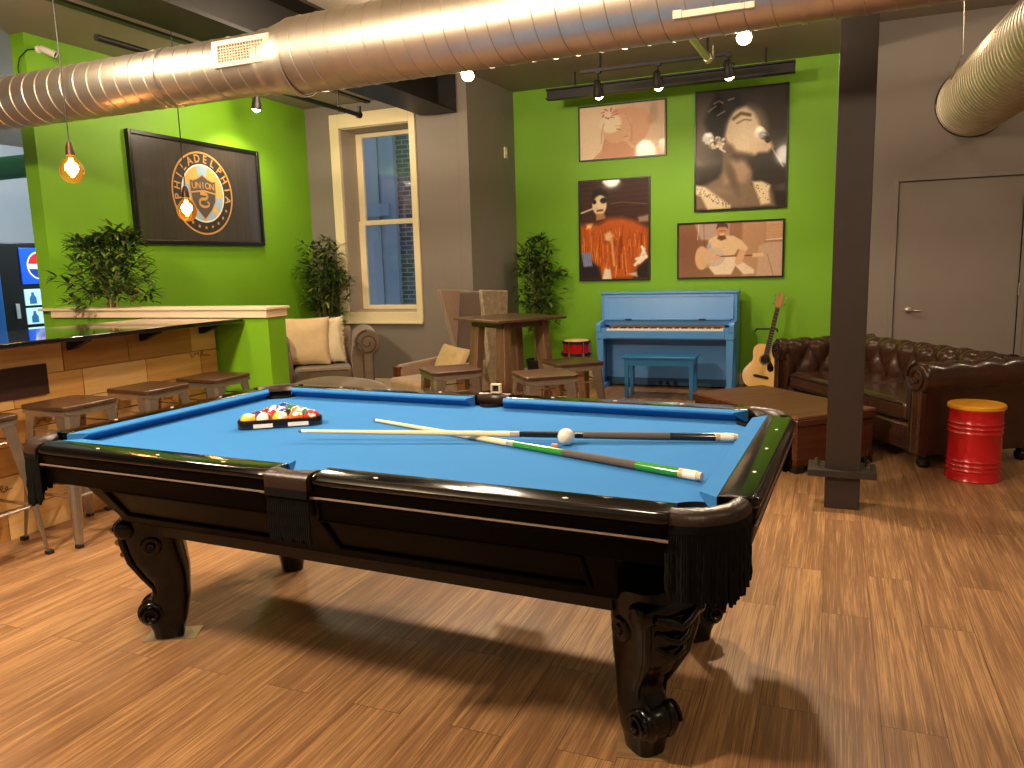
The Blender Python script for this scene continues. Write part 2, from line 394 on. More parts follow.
# column with clamp plates
col = thing('steel_column', 'dark steel column with bolted clamp plates near its foot', 'column', (.082, 4.72, 0)); col['kind'] = 'thing'
b = MB(); W_, D_ = .185, .17
b.bx(-W_/2, W_/2, -D_/2, -D_/2+.014, 0, 3.5); b.bx(-W_/2, W_/2, D_/2-.014, D_/2, 0, 3.5); b.bx(-.006, .006, -D_/2+.014, D_/2-.014, 0, 3.5)
b.build('shaft', COLM, col, bevel=.003)
b = MB(); b.bx(-.185, .175, -D_/2-.05, -D_/2-.0, .195, .235); b.bx(-.185, -W_/2-.0, -D_/2, D_/2, .215, .235); b.bx(W_/2, .175, -D_/2, D_/2, .215, .235)
b.build('clamp_plate', mat('dark gray iron', '#39332e', .5, metal=.4, noise=.2, nscale=20), col, bevel=.002)
for sx in (-.14, .135):
    for sy in (-.045, .04):
        b = MB(); b.lathe([(.0, 0), (.022, 0), (.022, .006), (.014, .006), (.014, .018), (0, .018)], (sx, sy, .235), n=6); b.cyl((sx, sy, .19), (sx, sy, .263), .007, n=8)
        b.build('bolt', mat('bolt steel', '#6d665c', .4, metal=.8), col)

GALV = mat('galvanized steel', '#d6ccbd', .42, metal=1, noise=.06, nscale=6, bump=.02, bscale=5)
def duct(parent, name, p0, p1, r, pitch=.115, rr=.0028, matr=GALV, phase=0):
    p0, p1 = Vector(p0), Vector(p1); d = p1-p0; L = d.length; t = d.normalized()
    u = t.cross(Vector((0, 0, 1))).normalized(); w2 = t.cross(u)
    b = MB(); n = 48
    b.rings([[p0+t*q+(u*math.cos(2*PI*j/n)+w2*math.sin(2*PI*j/n))*r for j in range(n)] for q in np.linspace(0, L, 24)])
    N = int(L/pitch*36); pts = []
    for i in range(N+1):
        a = 2*PI*i/36+phase; q = L*i/N
        pts.append(p0+t*q+(u*math.cos(a)+w2*math.sin(a))*(r+.001))
    b.tube(pts, rr, 6)
    return b.build(name, matr, parent)
YD, ZD = 3.75, 2.605
dt = thing('spiral_air_duct', 'long galvanized spiral duct crossing the room under the ceiling', 'duct', (-2.7, YD, ZD))
duct(dt, 'pipe_section', (-6.5, 0, 0), (-.28, 0, 0), .165)
duct(dt, 'pipe_section', (-.10, .0, .01), (5.2, -.13, .01), .200, phase=1)
b = MB(); b.lathe([(.168, -.30), (.176, -.295), (.176, -.27), (.172, -.26), (.198, -.13), (.206, -.11), (.206, -.085), (.2, -.08)], (0, 0, 0), 48, 'x', cap=False)
b.build('reducer_collar', GALV, dt)
b = MB(); b.lathe([(.172, -.012), (.172, .012)], (-1.02, 0, 0), 48, 'x', cap=False); b.lathe([(.205, -.012), (.205, .012)], (2.55, -.065, .01), 48, 'x', cap=False); split_build(b, 'joint_band', GALV, dt)
def register(parent, x0, x1, r, name='vent_register', z0=-.07, z1=.07):
    """grille seated on the front (-Y) flank of the duct"""
    cx = (x0+x1)/2; ang = R(0)
    yf = -r-.012
    b = MB(); fw = .04
    b.bx(x0, x0+fw, yf, yf+.05, z0, z1); b.bx(x1-fw, x1, yf, yf+.05, z0, z1); b.bx(x0+fw, x1-fw, yf, yf+.05, z0, z0+.028); b.bx(x0+fw, x1-fw, yf, yf+.05, z1-.028, z1)
    f = b.build(name, mat('register paint', '#d8cbb4', .45), parent, bevel=.003)
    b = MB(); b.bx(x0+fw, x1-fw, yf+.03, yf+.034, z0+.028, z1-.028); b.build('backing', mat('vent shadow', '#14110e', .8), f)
    b = MB(); n = int((x1-x0-2*fw)/.019)
    for i in range(1, n): 
        xx = x0+fw+(x1-x0-2*fw)*i/n; b.bx(xx-.002, xx+.002, yf+.003, yf+.022, z0+.028, z1-.028)
    for i in range(1, 6):
        zz = z0+.028+(z1-z0-.056)*i/6; b.bx(x0+fw, x1-fw, yf+.005, yf+.02, zz-.002, zz+.002)
    b.build('grille', MATS['register paint'], f)
    return f
register(dt, -3.25-(-2.7), -2.855-(-2.7), .168, z0=-.062+.02, z1=.10)
register(dt, 2.02, 2.36, .200, z0=-.145, z1=.02)
for xx, top in ((-2.95, 3.32), (1.0, 3.5)):
    rad = .168 if xx < 0 else .2
    MB().cyl((xx, 0, rad), (xx, 0, 3.5-ZD), .004, n=6).build('hanger_wire', mat('wire steel', '#b7ae9e', .4, metal=.8), dt)
d2 = thing('spiral_air_duct', 'wide spiral duct that ends in the gray wall above the door', 'duct', (1.21, YG-.05, 2.885))
duct(d2, 'pipe_section', (0, -.0, 0), (.26, -4.9, 0), .325, pitch=.085, rr=.006, matr=mat('galvanized steel pale', '#d6ccb8', .45, metal=1, noise=.05, nscale=5))
b = MB(); b.lathe([(.325, -.02), (.34, -.02), (.34, -.0), (.325, 0)], (0, 0, 0), 48, 'y', cap=False); b.build('wall_collar', STEELBLK, d2)
MB().cyl((-.26, -1.2, .2), (-.30, -1.35, .85), .004, n=6).cyl((-.265, -1.15, .20), (-.32, -1.0, .05), .012, n=8).build('hanger_wire', MATS['wire steel'], d2)

o = MB().tube([(-4.50, 3.9, 2.975), (-4.50, 6.95, 2.975)], .022, 12).build('sprinkler_pipe', STEELBLK); tag(o, 'thin black pipe hung from the ceiling in front of the window', 'pipe')
MB().lathe([(.028, 0), (.034, .01), (.034, .05), (.026, .06)], (-4.5, 6.92, 2.975), 16, 'y').tube([(-4.5, 6.965, 2.975), (-4.5, 6.965, 3.06)], .02, 10).build('elbow', STEELBLK, o)
MB().cyl((-4.5, 6.6, 2.98), (-4.5, 6.6, 3.32), .006, n=8).lathe([(.026, -.012), (.03, 0), (.026, .012)], (-4.5, 6.6, 2.975), 16, 'y').build('hanger', STEELBLK, o)
o = MB().tube([(-1.09, 4.6, 3.085), (-1.03, 6.9, 3.085)], .03, 14).build('conduit_pipe', mat('bright metal conduit', '#d8cfbd', .25, metal=1)); tag(o, 'short bright metal pipe sticking out below the big duct', 'pipe')
MB().lathe([(.034, 0), (.038, .01), (.038, .07), (.03, .08)], (-1.03, 6.86, 3.085), 16, 'y').tube([(-1.03, 6.93, 3.085), (-1.0, 6.98, 3.10), (-1.0, 6.985, 3.2)], .012, 8).build('fitting', MATS['bright metal conduit'], o)
MB().cyl((-1.045, 6.3, 3.1), (-1.045, 6.3, 3.5), .004, n=6).build('hanger_wire', MATS['wire steel'], o)
o = MB().tube([(-11, 5.9, 2.62), (-6.03, 5.9, 2.62)], .12, 20).build('water_pipe', mat('teal paint', '#2f7d62', .5)); tag(o, 'teal green pipe seen past the green wall end', 'pipe')
MB().lathe([(.12, -.02), (.135, -.02), (.135, .02), (.12, .02)], (-7.4, 5.9, 2.62), 20, 'x', cap=False).build('coupling', MATS['teal paint'], o)

# ------------------------------------------------------------------ lamps with bodies
LENS = mat('lamp lens', '#fff2d8', .4, emit='#ffe2b0', estr=28)
def spot_head(loc, target, label, power, angle, group=None, stem=.14, parent_mount=None):
    t = thing('spot_light', label, 'lamp', loc, 0, group)
    d = (Vector(target)-Vector(loc)).normalized(); q = d.to_track_quat('Z', 'Y')
    b = MB(); b.lathe([(0, -.095), (.022, -.095), (.03, -.085), (.032, -.03), (.046, .0), (.048, .055), (.044, .055), (.042, .02), (0, .02)])
    h = b.build('lamp_head', BLACK, t); h.rotation_euler = q.to_euler()
    b = MB(); b.lathe([(0, .086), (.020, .082), (.036, .068), (.043, .050), (.042, .03), (0, .025)]); e = b.build('lens', LENS, h)
    b = MB(); b.cyl((0, 0, .0), (0, 0, stem), .008, n=8); b.box((0, 0, stem), (.05, .05, .03)); b.tube([(-.045, 0, .0), (-.045, 0, .06), (0, 0, .07), (.045, 0, .06), (.045, 0, 0)], .005, 6)
    b.build('mount', BLACK, t)
    p = Vector(loc)+d*.115
    lamp('spot_lamp', 'SPOT', p, power, radius=.07, target=target, angle=angle, blend=.7)
    return t
tr = thing('light_track', 'black ceiling track carrying three spotlights toward the posters', 'track light', (-1.625, 7.5, 3.25))
MB().bx(-.70, .70, -.018, .018, -.02, .015).build('rail', BLACK, tr, bevel=.003)
split_build(MB().cyl((-.5, 0, .015), (-.5, 0, .25), .01, n=8).cyl((.5, 0, .015), (.5, 0, .25), .01, n=8), 'support', BLACK, tr)
spot_head((-2.15, 7.5, 3.06), (-2.20, 8.7, .9), 'leftmost spotlight on the black track, above the blonde portrait poster', 30, 120, stem=.17)
spot_head((-1.575, 7.5, 3.08), (-1.5, 8.7, .9), 'middle spotlight on the black track', 30, 120, stem=.15)
spot_head((-.935, 7.5, 3.10), (-.75, 8.6, .9), 'right spotlight on the black track, above the singer poster', 30, 120, stem=.13)
spot_head((-.535, 5.0, 2.745), (-.45, 2.6, .6), 'bright spotlight just under the duct near the column', 170, 115, stem=.75)
spot_head((-2.34, 5.0, 2.74), (-1.9, 2.4, .5), 'bright spotlight below the duct by the gray wall corner', 190, 115, stem=.76)
spot_head((-5.40, 6.5, 3.10), (-5.80, 6.7, 1.6), 'spotlight washing the green wall right of the crest frame', 40, 125, stem=.21)

GLOW = mat('glowing filament', '#ffd9a0', .5, emit='#ffb45a', estr=22)
BULB = mat('amber bulb glass', '#ffc27a', .05, trans=1, ior=1.08, emit='#ff9438', estr=.13)
def pendant(loc, top, label):
    t = thing('pendant_lamp', label, 'lamp', loc, 0)
    pts = [(0, .0, .11), (0, .0, .5), (-.0, .0, top-loc[2])]
    MB().tube(pts, .004, 6).build('cord', BLACK, t)
    MB().lathe([(0, .125), (.012, .125), (.022, .10), (.026, .06), (.026, .045), (0, .045)], n=18).build('socket', mat('dark brass', '#4a3520', .4, metal=.6), t)
    MB().lathe([(.018, .05), (.022, .035), (.044, .014), (.064, -.018), (.071, -.052), (.066, -.078), (.055, -.101), (.036, -.116), (.016, -.123), (.002, -.125)], n=28, cap=False).build('bulb_glass', BULB, t)
    b = MB()
    for k in range(5):
        a = 2*PI*k/5; c_, s_ = math.cos(a), math.sin(a)
        b.tube([(.006*c_, .006*s_, .03), (.022*c_, .022*s_, -.02), (.024*c_, .024*s_, -.06), (.004*c_, .004*s_, -.085)], .002, 5)
    b.build('filament', GLOW, t)
    lamp('pendant_glow', 'POINT', (loc[0], loc[1], loc[2]-.03), 9, color=(1, .6, .28), radius=.04)
    return t
pendant((-4.4, 3.536, 2.135), 3.32, 'glowing globe filament bulb on a black cord, left of the crest frame')
pendant((-4.4, 4.446, 1.94), 3.32, 'glowing globe filament bulb hanging in front of the crest frame')

o = thing('security_camera', 'white security camera high on the end of the green wall', 'camera', (XL, 4.53, 3.215))
o.scale = (.8, .8, .8)
b = MB(); b.lathe([(0, 0), (.035, 0), (.035, .02), (.02, .03), (.016, .05), (0, .05)], (0, 0, 0), 18, 'x'); b.sphere((.06, 0, -.005), .026, 14, 8); b.build('mount', mat('white plastic', '#e8e0d2', .4), o)
b = MB(); b.M = Matrix.Translation((.10, .02, -.02)) @ Euler((0, R(25), R(30))).to_matrix().to_4x4(); b.lathe([(0, -.06), (.03, -.058), (.034, -.05), (.034, .085), (.03, .09), (.028, .08), (0, .08)], (0, 0, 0), 20, 'x'); b.build('camera_body', MATS['white plastic'], o)
b = MB(); b.M = Matrix.Translation((.10, .02, -.02)) @ Euler((0, R(25), R(30))).to_matrix().to_4x4(); b.lathe([(0, .0801), (.0275, .0805), (.0275, .083), (0, .086)], (0, 0, 0), 20, 'x'); b.build('lens', mat('dark lens', '#0a0a0c', .1), o)
MB().tube([(.01, -.02, .0), (.015, -.12, -.03), (.0, -.2, -.12), (-.05, -.19, -.2), (-.06, -.18, -.3)], .006, 6).build('cable', BLACK, o)


# ------------------------------------------------------------------ pool table
TX, TY, TR = -1.43716, 2.49172, -.0356487
LH, WH, HT, RWD, BED = 1.308, .727, .85, .103, .805
GLOSS = mat('black lacquer', '#020202', .12, coat=.35, spec=.4)
SATIN = mat('black satin', '#060403', .30, coat=.0, spec=.06, ior=1.35)
LEGM = mat('black carved wood', '#040303', .24, coat=.15, spec=.35)
CLOTH = mat('blue cloth', '#3275b6', .92, spec=.15, noise=.03, nscale=6)
LEATHERB = mat('black brown leather', '#2a1c14', .33, bump=.15, bscale=150)
FRINGE = mat('black cord', '#060505', .85, spec=.2)
pt = thing('pool_table', 'large glossy black pool table with sky blue cloth and carved legs', 'pool table', (TX, TY, 0), TR)
def tw(x, y):
    c_, s_ = math.cos(TR), math.sin(TR); return (TX+x*c_-y*s_, TY+x*s_+y*c_)
# wooden rails with moulded outer edge, six of them
def rail_profile():     # (outward from wood inner edge, z)
    return [(0, HT-.003), (.004, HT), (.082, HT), (.094, HT-.004), (.103, HT-.014), (.103, HT-.024), (.096, HT-.0295), (.0, HT-.0295)]
def skirt_profile():
    return [(.04, HT-.030), (.096, HT-.030), (.096, HT-.050), (.092, HT-.058), (.092, HT-.064), (.099, HT-.068), (.099, HT-.076), (.092, HT-.080), (.088, HT-.088), (.080, HT-.135), (.05, HT-.135)]
def rail(x0, x1, side):
    """one rail with its skirt; side: n/f (long rails) or r/l (short rails)"""
    for part, prof, m_ in (('rail', rail_profile(), GLOSS), ('skirt', skirt_profile(), SATIN)):
        b = MB(); rs = []
        for t, sh_ in ((x0, 1.0), (x0+.006, .55), (x0+.016, .2), (x0+.034, 0), ((x0+x1)/2, 0), (x1-.034, 0), (x1-.016, .2), (x1-.006, .55), (x1, 1.0)):
            cut = sh_*(.026 if side in 'rl' else .010); ring = []
            for o_, z in prof:
                o = o_-cut*min(1, max(0, (o_-.03)/.045))
                ring.append({'n': (t, -(WH-RWD)-o, z), 'f': (t, (WH-RWD)+o, z), 'r': ((LH-RWD)+o, t, z), 'l': (-(LH-RWD)-o, t, z)}[side])
            rs.append(ring)
        b.rings(rs); b.build(part, m_, pt, smooth=30, bevel=.003 if part == 'rail' else 0)
PX, SP = 1.125, .078
for a0, a1 in ((-PX, -SP), (SP, PX)):
    rail(a0, a1, 'n'); rail(a0, a1, 'f')
rail(-.535, .535, 'r'); rail(-.535, .535, 'l')
# cushions
def cushion(x0, x1, side, m0, m1):
    b = MB(); prof = [(0, HT-.002), (.049, HT-.005), (.052, HT-.009), (.051, HT-.014), (.010, BED-.002), (0, BED-.002)]
    rs = []
    for e, (t, mm) in enumerate(((x0, m0), (x1, m1))):
        ring = []
        for o, z in prof:
            tt = t + (mm*o/.052 if e == 0 else -mm*o/.052)
            ring.append({'n': (tt, -(WH-RWD)+o, z), 'f': (tt, (WH-RWD)-o, z), 'r': ((LH-RWD)-o, tt, z), 'l': (-(LH-RWD)+o, tt, z)}[side])
        rs.append(ring)
    b.rings(rs); return b.build('cushion', CLOTH, pt, smooth=30)
for sd in 'nf':
    cushion(-1.125, -.072, sd, .05, .02); cushion(.072, 1.125, sd, .02, .05)
for sd in 'rl': cushion(-.545, .545, sd, .05, .05)
# bed with pocket notches
def notch(cx, cy, r, a0, a1, n=10): return arc(cx, cy, r, a0, a1, n)
poly = []
X1, Y1 = 1.215, .634
def corner(sx, sy):
    p = [(1.17, Y1)]+arc(1.172, .592, .075, 120, 330, 12)+[(X1, .53)]
    return p
base = corner(1, 1)
side = [(.056, Y1)]+arc(0, .655, .054, -15, -165, 10)+[(-.056, Y1)]
c1 = [(x, y) for x, y in reversed([(1.10, Y1)]+arc(1.168, .588, .078, 150, 300, 12)+[(X1, .50)])]   # right/top corner, from right edge to top edge
q = [(X1, -.50)] and []
tr_ = c1
tl_ = [(-x, y) for x, y in reversed(c1)]
bl_ = [(-x, -y) for x, y in c1]
br_ = [(x, -y) for x, y in reversed(c1)]
poly = tr_+side+tl_+bl_+[(-x, -y) for x, y in side]+br_
b = MB(); b.prism(poly, BED-.03, BED); o = b.build('bed_cloth', CLOTH, pt, smooth=0)
bm = bmesh.new(); bm.from_mesh(o.data); bmesh.ops.triangulate(bm, faces=[f for f in bm.faces if len(f.verts) > 4]); bm.to_mesh(o.data); bm.free()
# cabinet under the rails
b = MB()
ct = [(.99, .675, .80), (.985, .668, .715), (.965, .60, .62), (.955, .555, .56), (.945, .545, .535), (.94, .52, .525)]
def crect(ax, ay, z): return [(-ax, -ay, z), (ax, -ay, z), (ax, ay, z), (-ax, ay, z)]
b.rings([crect(*q) for q in reversed(ct)])
b.build('cabinet', SATIN, pt, smooth=20, bevel=.006)
# raised panel on the flanks
b = MB()
for s in (-1, 1):
    def P(x, t, off): 
        y = .668+(.60-.668)*t/.6 if t < .6 else .60+(.555-.60)*(t-.6)/.4
        z = .715+(.62-.715)*t/.6 if t < .6 else .62+(.56-.62)*(t-.6)/.4
        return (x, s*(y+off), z)
    for (xa, xb) in ((-.88, -.06), (.06, .88)):
        for (pa, pb) in (((xa, .12), (xb, .12)), ((xa, .9), (xb, .9)), ((xa, .12), (xa, .9)), ((xb, .12), (xb, .9))):
            b.tube([P(pa[0]+(pb[0]-pa[0])*i/6, pa[1]+(pb[1]-pa[1])*i/6, .004) for i in range(7)], .008, 8)
split_build(b, 'panel_moulding', SATIN, pt)
b = MB(); b.bx(-.9, .9, -.44, .44, .45, .53); b.build('underframe', BLACK, pt)
b = MB(); STRIP = mat('inlay strip', '#8f7a6c', .3, metal=.5)
for s in (-1, 1):
    for xa, xb in ((-PX, -SP), (SP, PX)): b.tube([(xa, s*(WH-.008), HT-.068), (xb, s*(WH-.008), HT-.068)], .0042, 8)
for s in (-1, 1): b.tube([(s*(LH-.008), -.535, HT-.068), (s*(LH-.008), .535, HT-.068)], .0042, 8)
split_build(b, 'inlay_strip', STRIP, pt)
# blocks behind the skirt that close the ends
b = MB()
for s in (-1, 1):
    b.bx(s*.98, s*1.24, -.5, .5, .72, .80)
split_build(b, 'end_block', GLOSS, pt)
# pockets
def pocket_corner(sx, sy):
    RO = .160 if sx > 0 else .178
    cx, cy = 1.130, .550
    b = MB(); rs = []
    n = 18
    for i in range(n+1):
        a = R(-3+96*i/n); k = math.sin(math.pi*i/n)
        ro, ri = RO, RO-.055-.008*k
        ring = [(ri, HT-.028), (ri+.006, HT-.006), (ri+.018, HT+.002), (ro-.03, HT+.004), (ro-.012, HT), (ro, HT-.012), (ro+.001, HT-.034), (ro-.012, HT-.04), (ri+.01, HT-.035)]
        rs.append([(sx*(cx+r_*math.cos(a)), sy*(cy+r_*math.sin(a)), z) for r_, z in ring])
    b.rings(rs); p = b.build('pocket', LEATHERB, pt, smooth=50)
    b = MB(); b.lathe([(.088, HT-.03), (.086, BED-.03), (.07, BED-.10), (.03, BED-.13), (0, BED-.132)], (sx*1.172, sy*.592, 0), 24, cap=False); b.build('pocket_cup', mat('pocket black', '#0d0a08', .6), p)
    b = MB(); n = 46; rg = random.Random(3)
    for i in range(n):
        a = R(-4+98*i/(n-1)); x = sx*(cx+(RO-.005)*math.cos(a)); y = sy*(cy+(RO-.005)*math.sin(a))
        L = .165+.03*math.sin(PI*i/n)+rg.uniform(-.012, .012); dx, dy = rg.uniform(-.006, .006), rg.uniform(-.006, .006)
        pts = []
        for k in range(9):
            t = k/8; pts.append((x+dx*t+.0014*math.cos(k*2.4+i), y+dy*t+.0014*math.sin(k*2.4+i), HT-.035-L*t))
        b.tube(pts, [.0068 if k % 2 else .0056 for k in range(9)], 6)
    rs = []
    for i in range(19):
        a = R(-4+98*i/18); rs.append([(sx*(cx+r_*math.cos(a)), sy*(cy+r_*math.sin(a)), z) for r_, z in ((RO-.013, HT-.03), (RO+.0025, HT-.03), (RO+.0025, HT-.05), (RO-.013, HT-.05))])
    b.rings(rs)
    b.build('fringe', FRINGE, p)
def pocket_side(sy):
    b = MB(); rs = []; n = 14
    for i in range(n+1):
        x = -SP+2*SP*i/n; k = math.sin(PI*i/n); yi = .655+.028*k
        rs.append([(x, sy*y, z) for y, z in ((yi, HT-.03), (yi+.004, HT-.006), (yi+.014, HT+.003), (.705, HT+.004), (.724, HT), (.734, HT-.014), (.734, HT-.05), (.72, HT-.055), (yi+.008, HT-.05))])
    b.rings(rs); p = b.build('pocket', LEATHERB, pt, smooth=50)
    b = MB(); b.lathe([(.058, HT-.03), (.056, BED-.03), (.045, BED-.10), (.02, BED-.125), (0, BED-.126)], (0, sy*.655, 0), 24, cap=False); b.build('pocket_cup', mat('pocket black', '#0d0a08', .6), p)
    b = MB(); n = 20; rg = random.Random(5)
    for i in range(n):
        x = -SP+.004+(2*SP-.008)*i/(n-1); L = .155+rg.uniform(-.006, .006)
        b.tube([(x+.0012*math.cos(k*2.4+i), sy*(.727+.0012*math.sin(k*2.4)), HT-.05-L*k/8) for k in range(9)], [.0048 if k % 2 else .0038 for k in range(9)], 6)
    b.bx(-SP, SP, sy*.718, sy*.736, HT-.07, HT-.045)
    b.build('fringe', FRINGE, p)
for sx in (-1, 1):
    for sy in (-1, 1): pocket_corner(sx, sy)
for sy in (-1, 1): pocket_side(sy)
# pearl sights
PEARL = mat('pearl inlay', '#f3eee2', .25)
b = MB(); b.prism([(-.009, 0), (0, -.0055), (.009, 0), (0, .0055)], 0, .0012); b.build('sight', PEARL, pt)
s0 = [k for k in kids(pt) if k.name.startswith('sight')][0]; first = True
spots = []
for k in (-3, -2, -1, 1, 2, 3):
    for sy in (-1, 1): spots.append((k*.285, sy*(WH-.045), HT))
for k in (-1, 0, 1):
    for sx in (-1, 1): spots.append((sx*(LH-.045), k*.285, HT))
for p in spots:
    q = s0 if first else s0.copy()
    if not first: COL.objects.link(q)
    q.location = p; q.rotation_euler = (0, 0, PI/2 if abs(p[0]) > 1.2 else 0); first = False
# legs: carved cabriole with scroll foot, turned out 45 degrees
def make_leg():
    sec = [(0.000, -.058, .062, .055), (.03, -.062, .066, .060), (.07, -.078, .082, .068), (.12, -.088, .088, .072), (.165, -.096, .070, .066), (.20, -.096, .052, .066), (.235, -.10, .062, .07),
           (.28, -.104, .098, .08), (.33, -.10, .128, .092), (.39, -.094, .146, .104), (.44, -.09, .155, .112), (.49, -.09, .15, .118), (.535, -.09, .14, .12)]
    b = MB(); rs = []
    from bisect import bisect
    zs = [s[0] for s in sec]
    def ev(z):
        i = min(max(bisect(zs, z)-1, 0), len(sec)-2); t = (z-zs[i])/(zs[i+1]-zs[i]); t = t*t*(3-2*t)*.5+t*.5
        return [sec[i][k]+(sec[i+1][k]-sec[i][k])*t for k in (1, 2, 3)]
    for z in np.linspace(0, .535, 40):
        ui, uo, hv = ev(z); cu, hu = (ui+uo)/2, (uo-ui)/2
        ring = []
        for j in range(24):
            a = 2*PI*j/24; c_, s_ = math.cos(a), math.sin(a); e = .62
            ring.append((cu+.010+hu*.91*math.copysign(abs(c_)**e, c_), hv*.88*math.copysign(abs(s_)**e, s_), z))
        rs.append(ring)
    b.rings(rs); leg = b.build('leg', LEGM, pt, smooth=60)
    # foot scroll
    b = MB()
    b.lathe([(0, -.060), (.028, -.062), (.044, -.056), (.050, -.046), (.052, 0), (.050, .046), (.044, .056), (.028, .062), (0, .060)], (.060, 0, .112), 24, 'y')
    for s in (-1, 1):
        sp = [(.060+(.044-.034*i/30)*math.cos(i*.42), s*(.061+.0004*i), .112+(.044-.034*i/30)*math.sin(i*.42)) for i in range(31)]
        b.tube(sp, .007, 6)
    for yy in (-.03, .03):
        b.tube([(.060+.050*math.cos(a), yy, .112+.050*math.sin(a)) for a in np.linspace(-1.6, 2.2, 14)], .009, 6)
    b.build('foot_scroll', LEGM, leg, smooth=50)
    # shoulder scroll with leaves
    b = MB(); b.lathe([(0, -.115), (.022, -.116), (.034, -.108), (.038, -.09), (.038, .09), (.034, .108), (.022, .116), (0, .115)], (.118, 0, .478), 20, 'y')
    for k in range(3):
        z = .465-.05*k; u = .146-.012*k
        b.tube([(u+.008, -.07+.012*k, z+.012), (u+.026, -.03, z-.004), (u+.03, 0, z-.018), (u+.026, .03, z-.004), (u+.008, .07-.012*k, z+.012)], .014-.002*k, 8)
    for s in (-1, 1):
        b.tube([(.128, s*.09, .50), (.136, s*.082, .43), (.116, s*.07, .34), (.080, s*.056, .27), (.046, s*.048, .215), (.044, s*.046, .17)], [.013, .013, .012, .010, .008, .005], 8)
    b.build('shoulder_carving', LEGM, leg, smooth=50)
    for s in (-1, 1):
        b = MB()
        prof = [(0, .012), (.012, .014), (.016, .006), (.026, .012), (.034, .010), (.040, 0), (.040, -.02)]
        b.rings([[(.03+r_*math.cos(2*PI*j/20), s*(.095+h), .405+r_*math.sin(2*PI*j/20)) for j in range(20)] for r_, h in prof], cap=False)
        b.build('rosette', LEGM, leg, smooth=50)
    return leg
leg0 = make_leg(); firstleg = True
for sx in (-1, 1):
    for sy in (-1, 1):
        L_ = leg0 if firstleg else dup(leg0, pt)
        firstleg = False
        L_.location = (sx*.965, sy*.36, 0.004); L_.rotation_euler = (0, 0, math.atan2(sy*.8, sx))
# shims under two feet
x_, y_ = tw(-.965, -.36)
o = MB().box((0, 0, .0015), (.20, .11, .003)).build('floor_shim', mat('shim steel', '#b9b0a0', .35, metal=.9), loc=(x_, y_, 0), rot=(0, 0, .5)); tag(o, 'thin metal plate under the near left table foot', 'shim')
x_, y_ = tw(.965, -.36)
o = MB().box((0, 0, .0015), (.15, .15, .003)).build('floor_shim', wood('shim wood', '#6f5437', '#9a7a53', 0), loc=(x_, y_, 0), rot=(0, 0, .2)); tag(o, 'square wooden shim under the nearest table foot', 'shim')

# ------------------------------------------------------------------ cues, balls, rack, chalk
MAPLE = wood('maple shaft', '#e5c897', '#f3dfb8', 0, rough=.3, contrast=.6)
def cue(p0, p1, wrapc, buttm, label):
    p0, p1 = Vector(p0), Vector(p1); d = p1-p0; L = d.length
    t = thing('pool_cue', label, 'pool cue', p0)
    t.rotation_euler = d.to_track_quat('X', 'Z').to_euler()
    def seg(name, x0, x1, r0, r1, m):
        b = MB(); b.lathe([(0, x0), (r0, x0), (r1, x1), (0, x1)], (0, 0, 0), 18, 'x'); return b.build(name, m, t, smooth=40)
    rr = lambda x: .0062+(.0148-.0062)*(x/L)
    f = [0, .004, .012, .026]
    seg('tip', 0, .012, .0055, .0062, mat('cue tip', '#3f5f6c', .8)); seg('ferrule', .012, .034, .0064, .0065, PEARL)
    seg('shaft', .034, .50*L, .0064, rr(.5*L), MAPLE)
    seg('joint_collar', .50*L, .522*L, rr(.5*L)+.0008, rr(.52*L)+.0008, mat('cue collar', '#d9d5cb', .2, metal=.6))
    seg('forearm', .522*L, .665*L, rr(.52*L), rr(.665*L), buttm)
    seg('wrap', .665*L, .855*L, rr(.665*L)+.0003, rr(.855*L)+.0003, mat('cue wrap', wrapc, .85))
    seg('butt_sleeve', .855*L, .952*L, rr(.855*L), rr(.952*L), buttm)
    seg('ring', .952*L, .962*L, rr(.955*L)+.0004, rr(.96*L)+.0004, mat('cue ring tan', '#cfa878', .4))
    seg('butt_cap', .962*L, .990*L, rr(.965*L), rr(.99*L), mat('cue ivory', '#efe6d2', .3))
    seg('bumper', .990*L, L, rr(.99*L)-.001, rr(L)-.003, mat('cue rubber', '#cbbfa8', .6))
    return t
def t3(x, y, z): a, b_ = tw(x, y); return (a, b_, z)
cue(t3(-.318, .185, BED+.0068), t3(1.118, -.275, BED+.0156), '#55504a', mat('green lacquer', '#2f8f23', .12, coat=1), 'green and gray pool cue lying under the black one, white butt cap')
cue(t3(-.385, -.206, BED+.037), t3(1.14, .255, BED+.0165), '#4f4a46', mat('navy black lacquer', '#0b0c14', .12, coat=1), 'black and gray pool cue lying across the green one')
def ball_mesh(name, color, stripe):
    r = .0312; b = MB(); b.sphere((0, 0, 0), r, 32, 20)
    b.mi = []
    for f in b.f:
        c = Vector((0, 0, 0))
        for i in f: c += Vector(b.v[i])
        c /= len(f)
        if stripe: k = 0 if abs(c.z) < .56*r else 1
        else: k = 0
        if math.hypot(c.y, c.z) < .36*r and True: k = 1 if not (color == 'white') else 0
        b.mi.append(k)
    return b
WHITEB = mat('ball white', '#f6ecd6', .06, coat=1)
BALLC = {'yellow': '#f2c234', 'blue': '#1d3f9c', 'red': '#d01f26', 'purple': '#3c2468', 'orange': '#ef6a1c', 'green': '#0f6a3a', 'maroon': '#7a1f1c', 'black': '#0d0d0e'}
def ball(color, stripe, x, y, rot, label, group=None):
    m = mat('ball '+color, BALLC[color], .06, coat=1)
    b = ball_mesh('pool_ball', color, stripe)
    o = b.build('pool_ball', [m, WHITEB], smooth=60); a, c = tw(x, y)
    o.location = (a, c, BED+.0313); o.rotation_euler = rot
    return tag(o, label, 'pool ball', group)
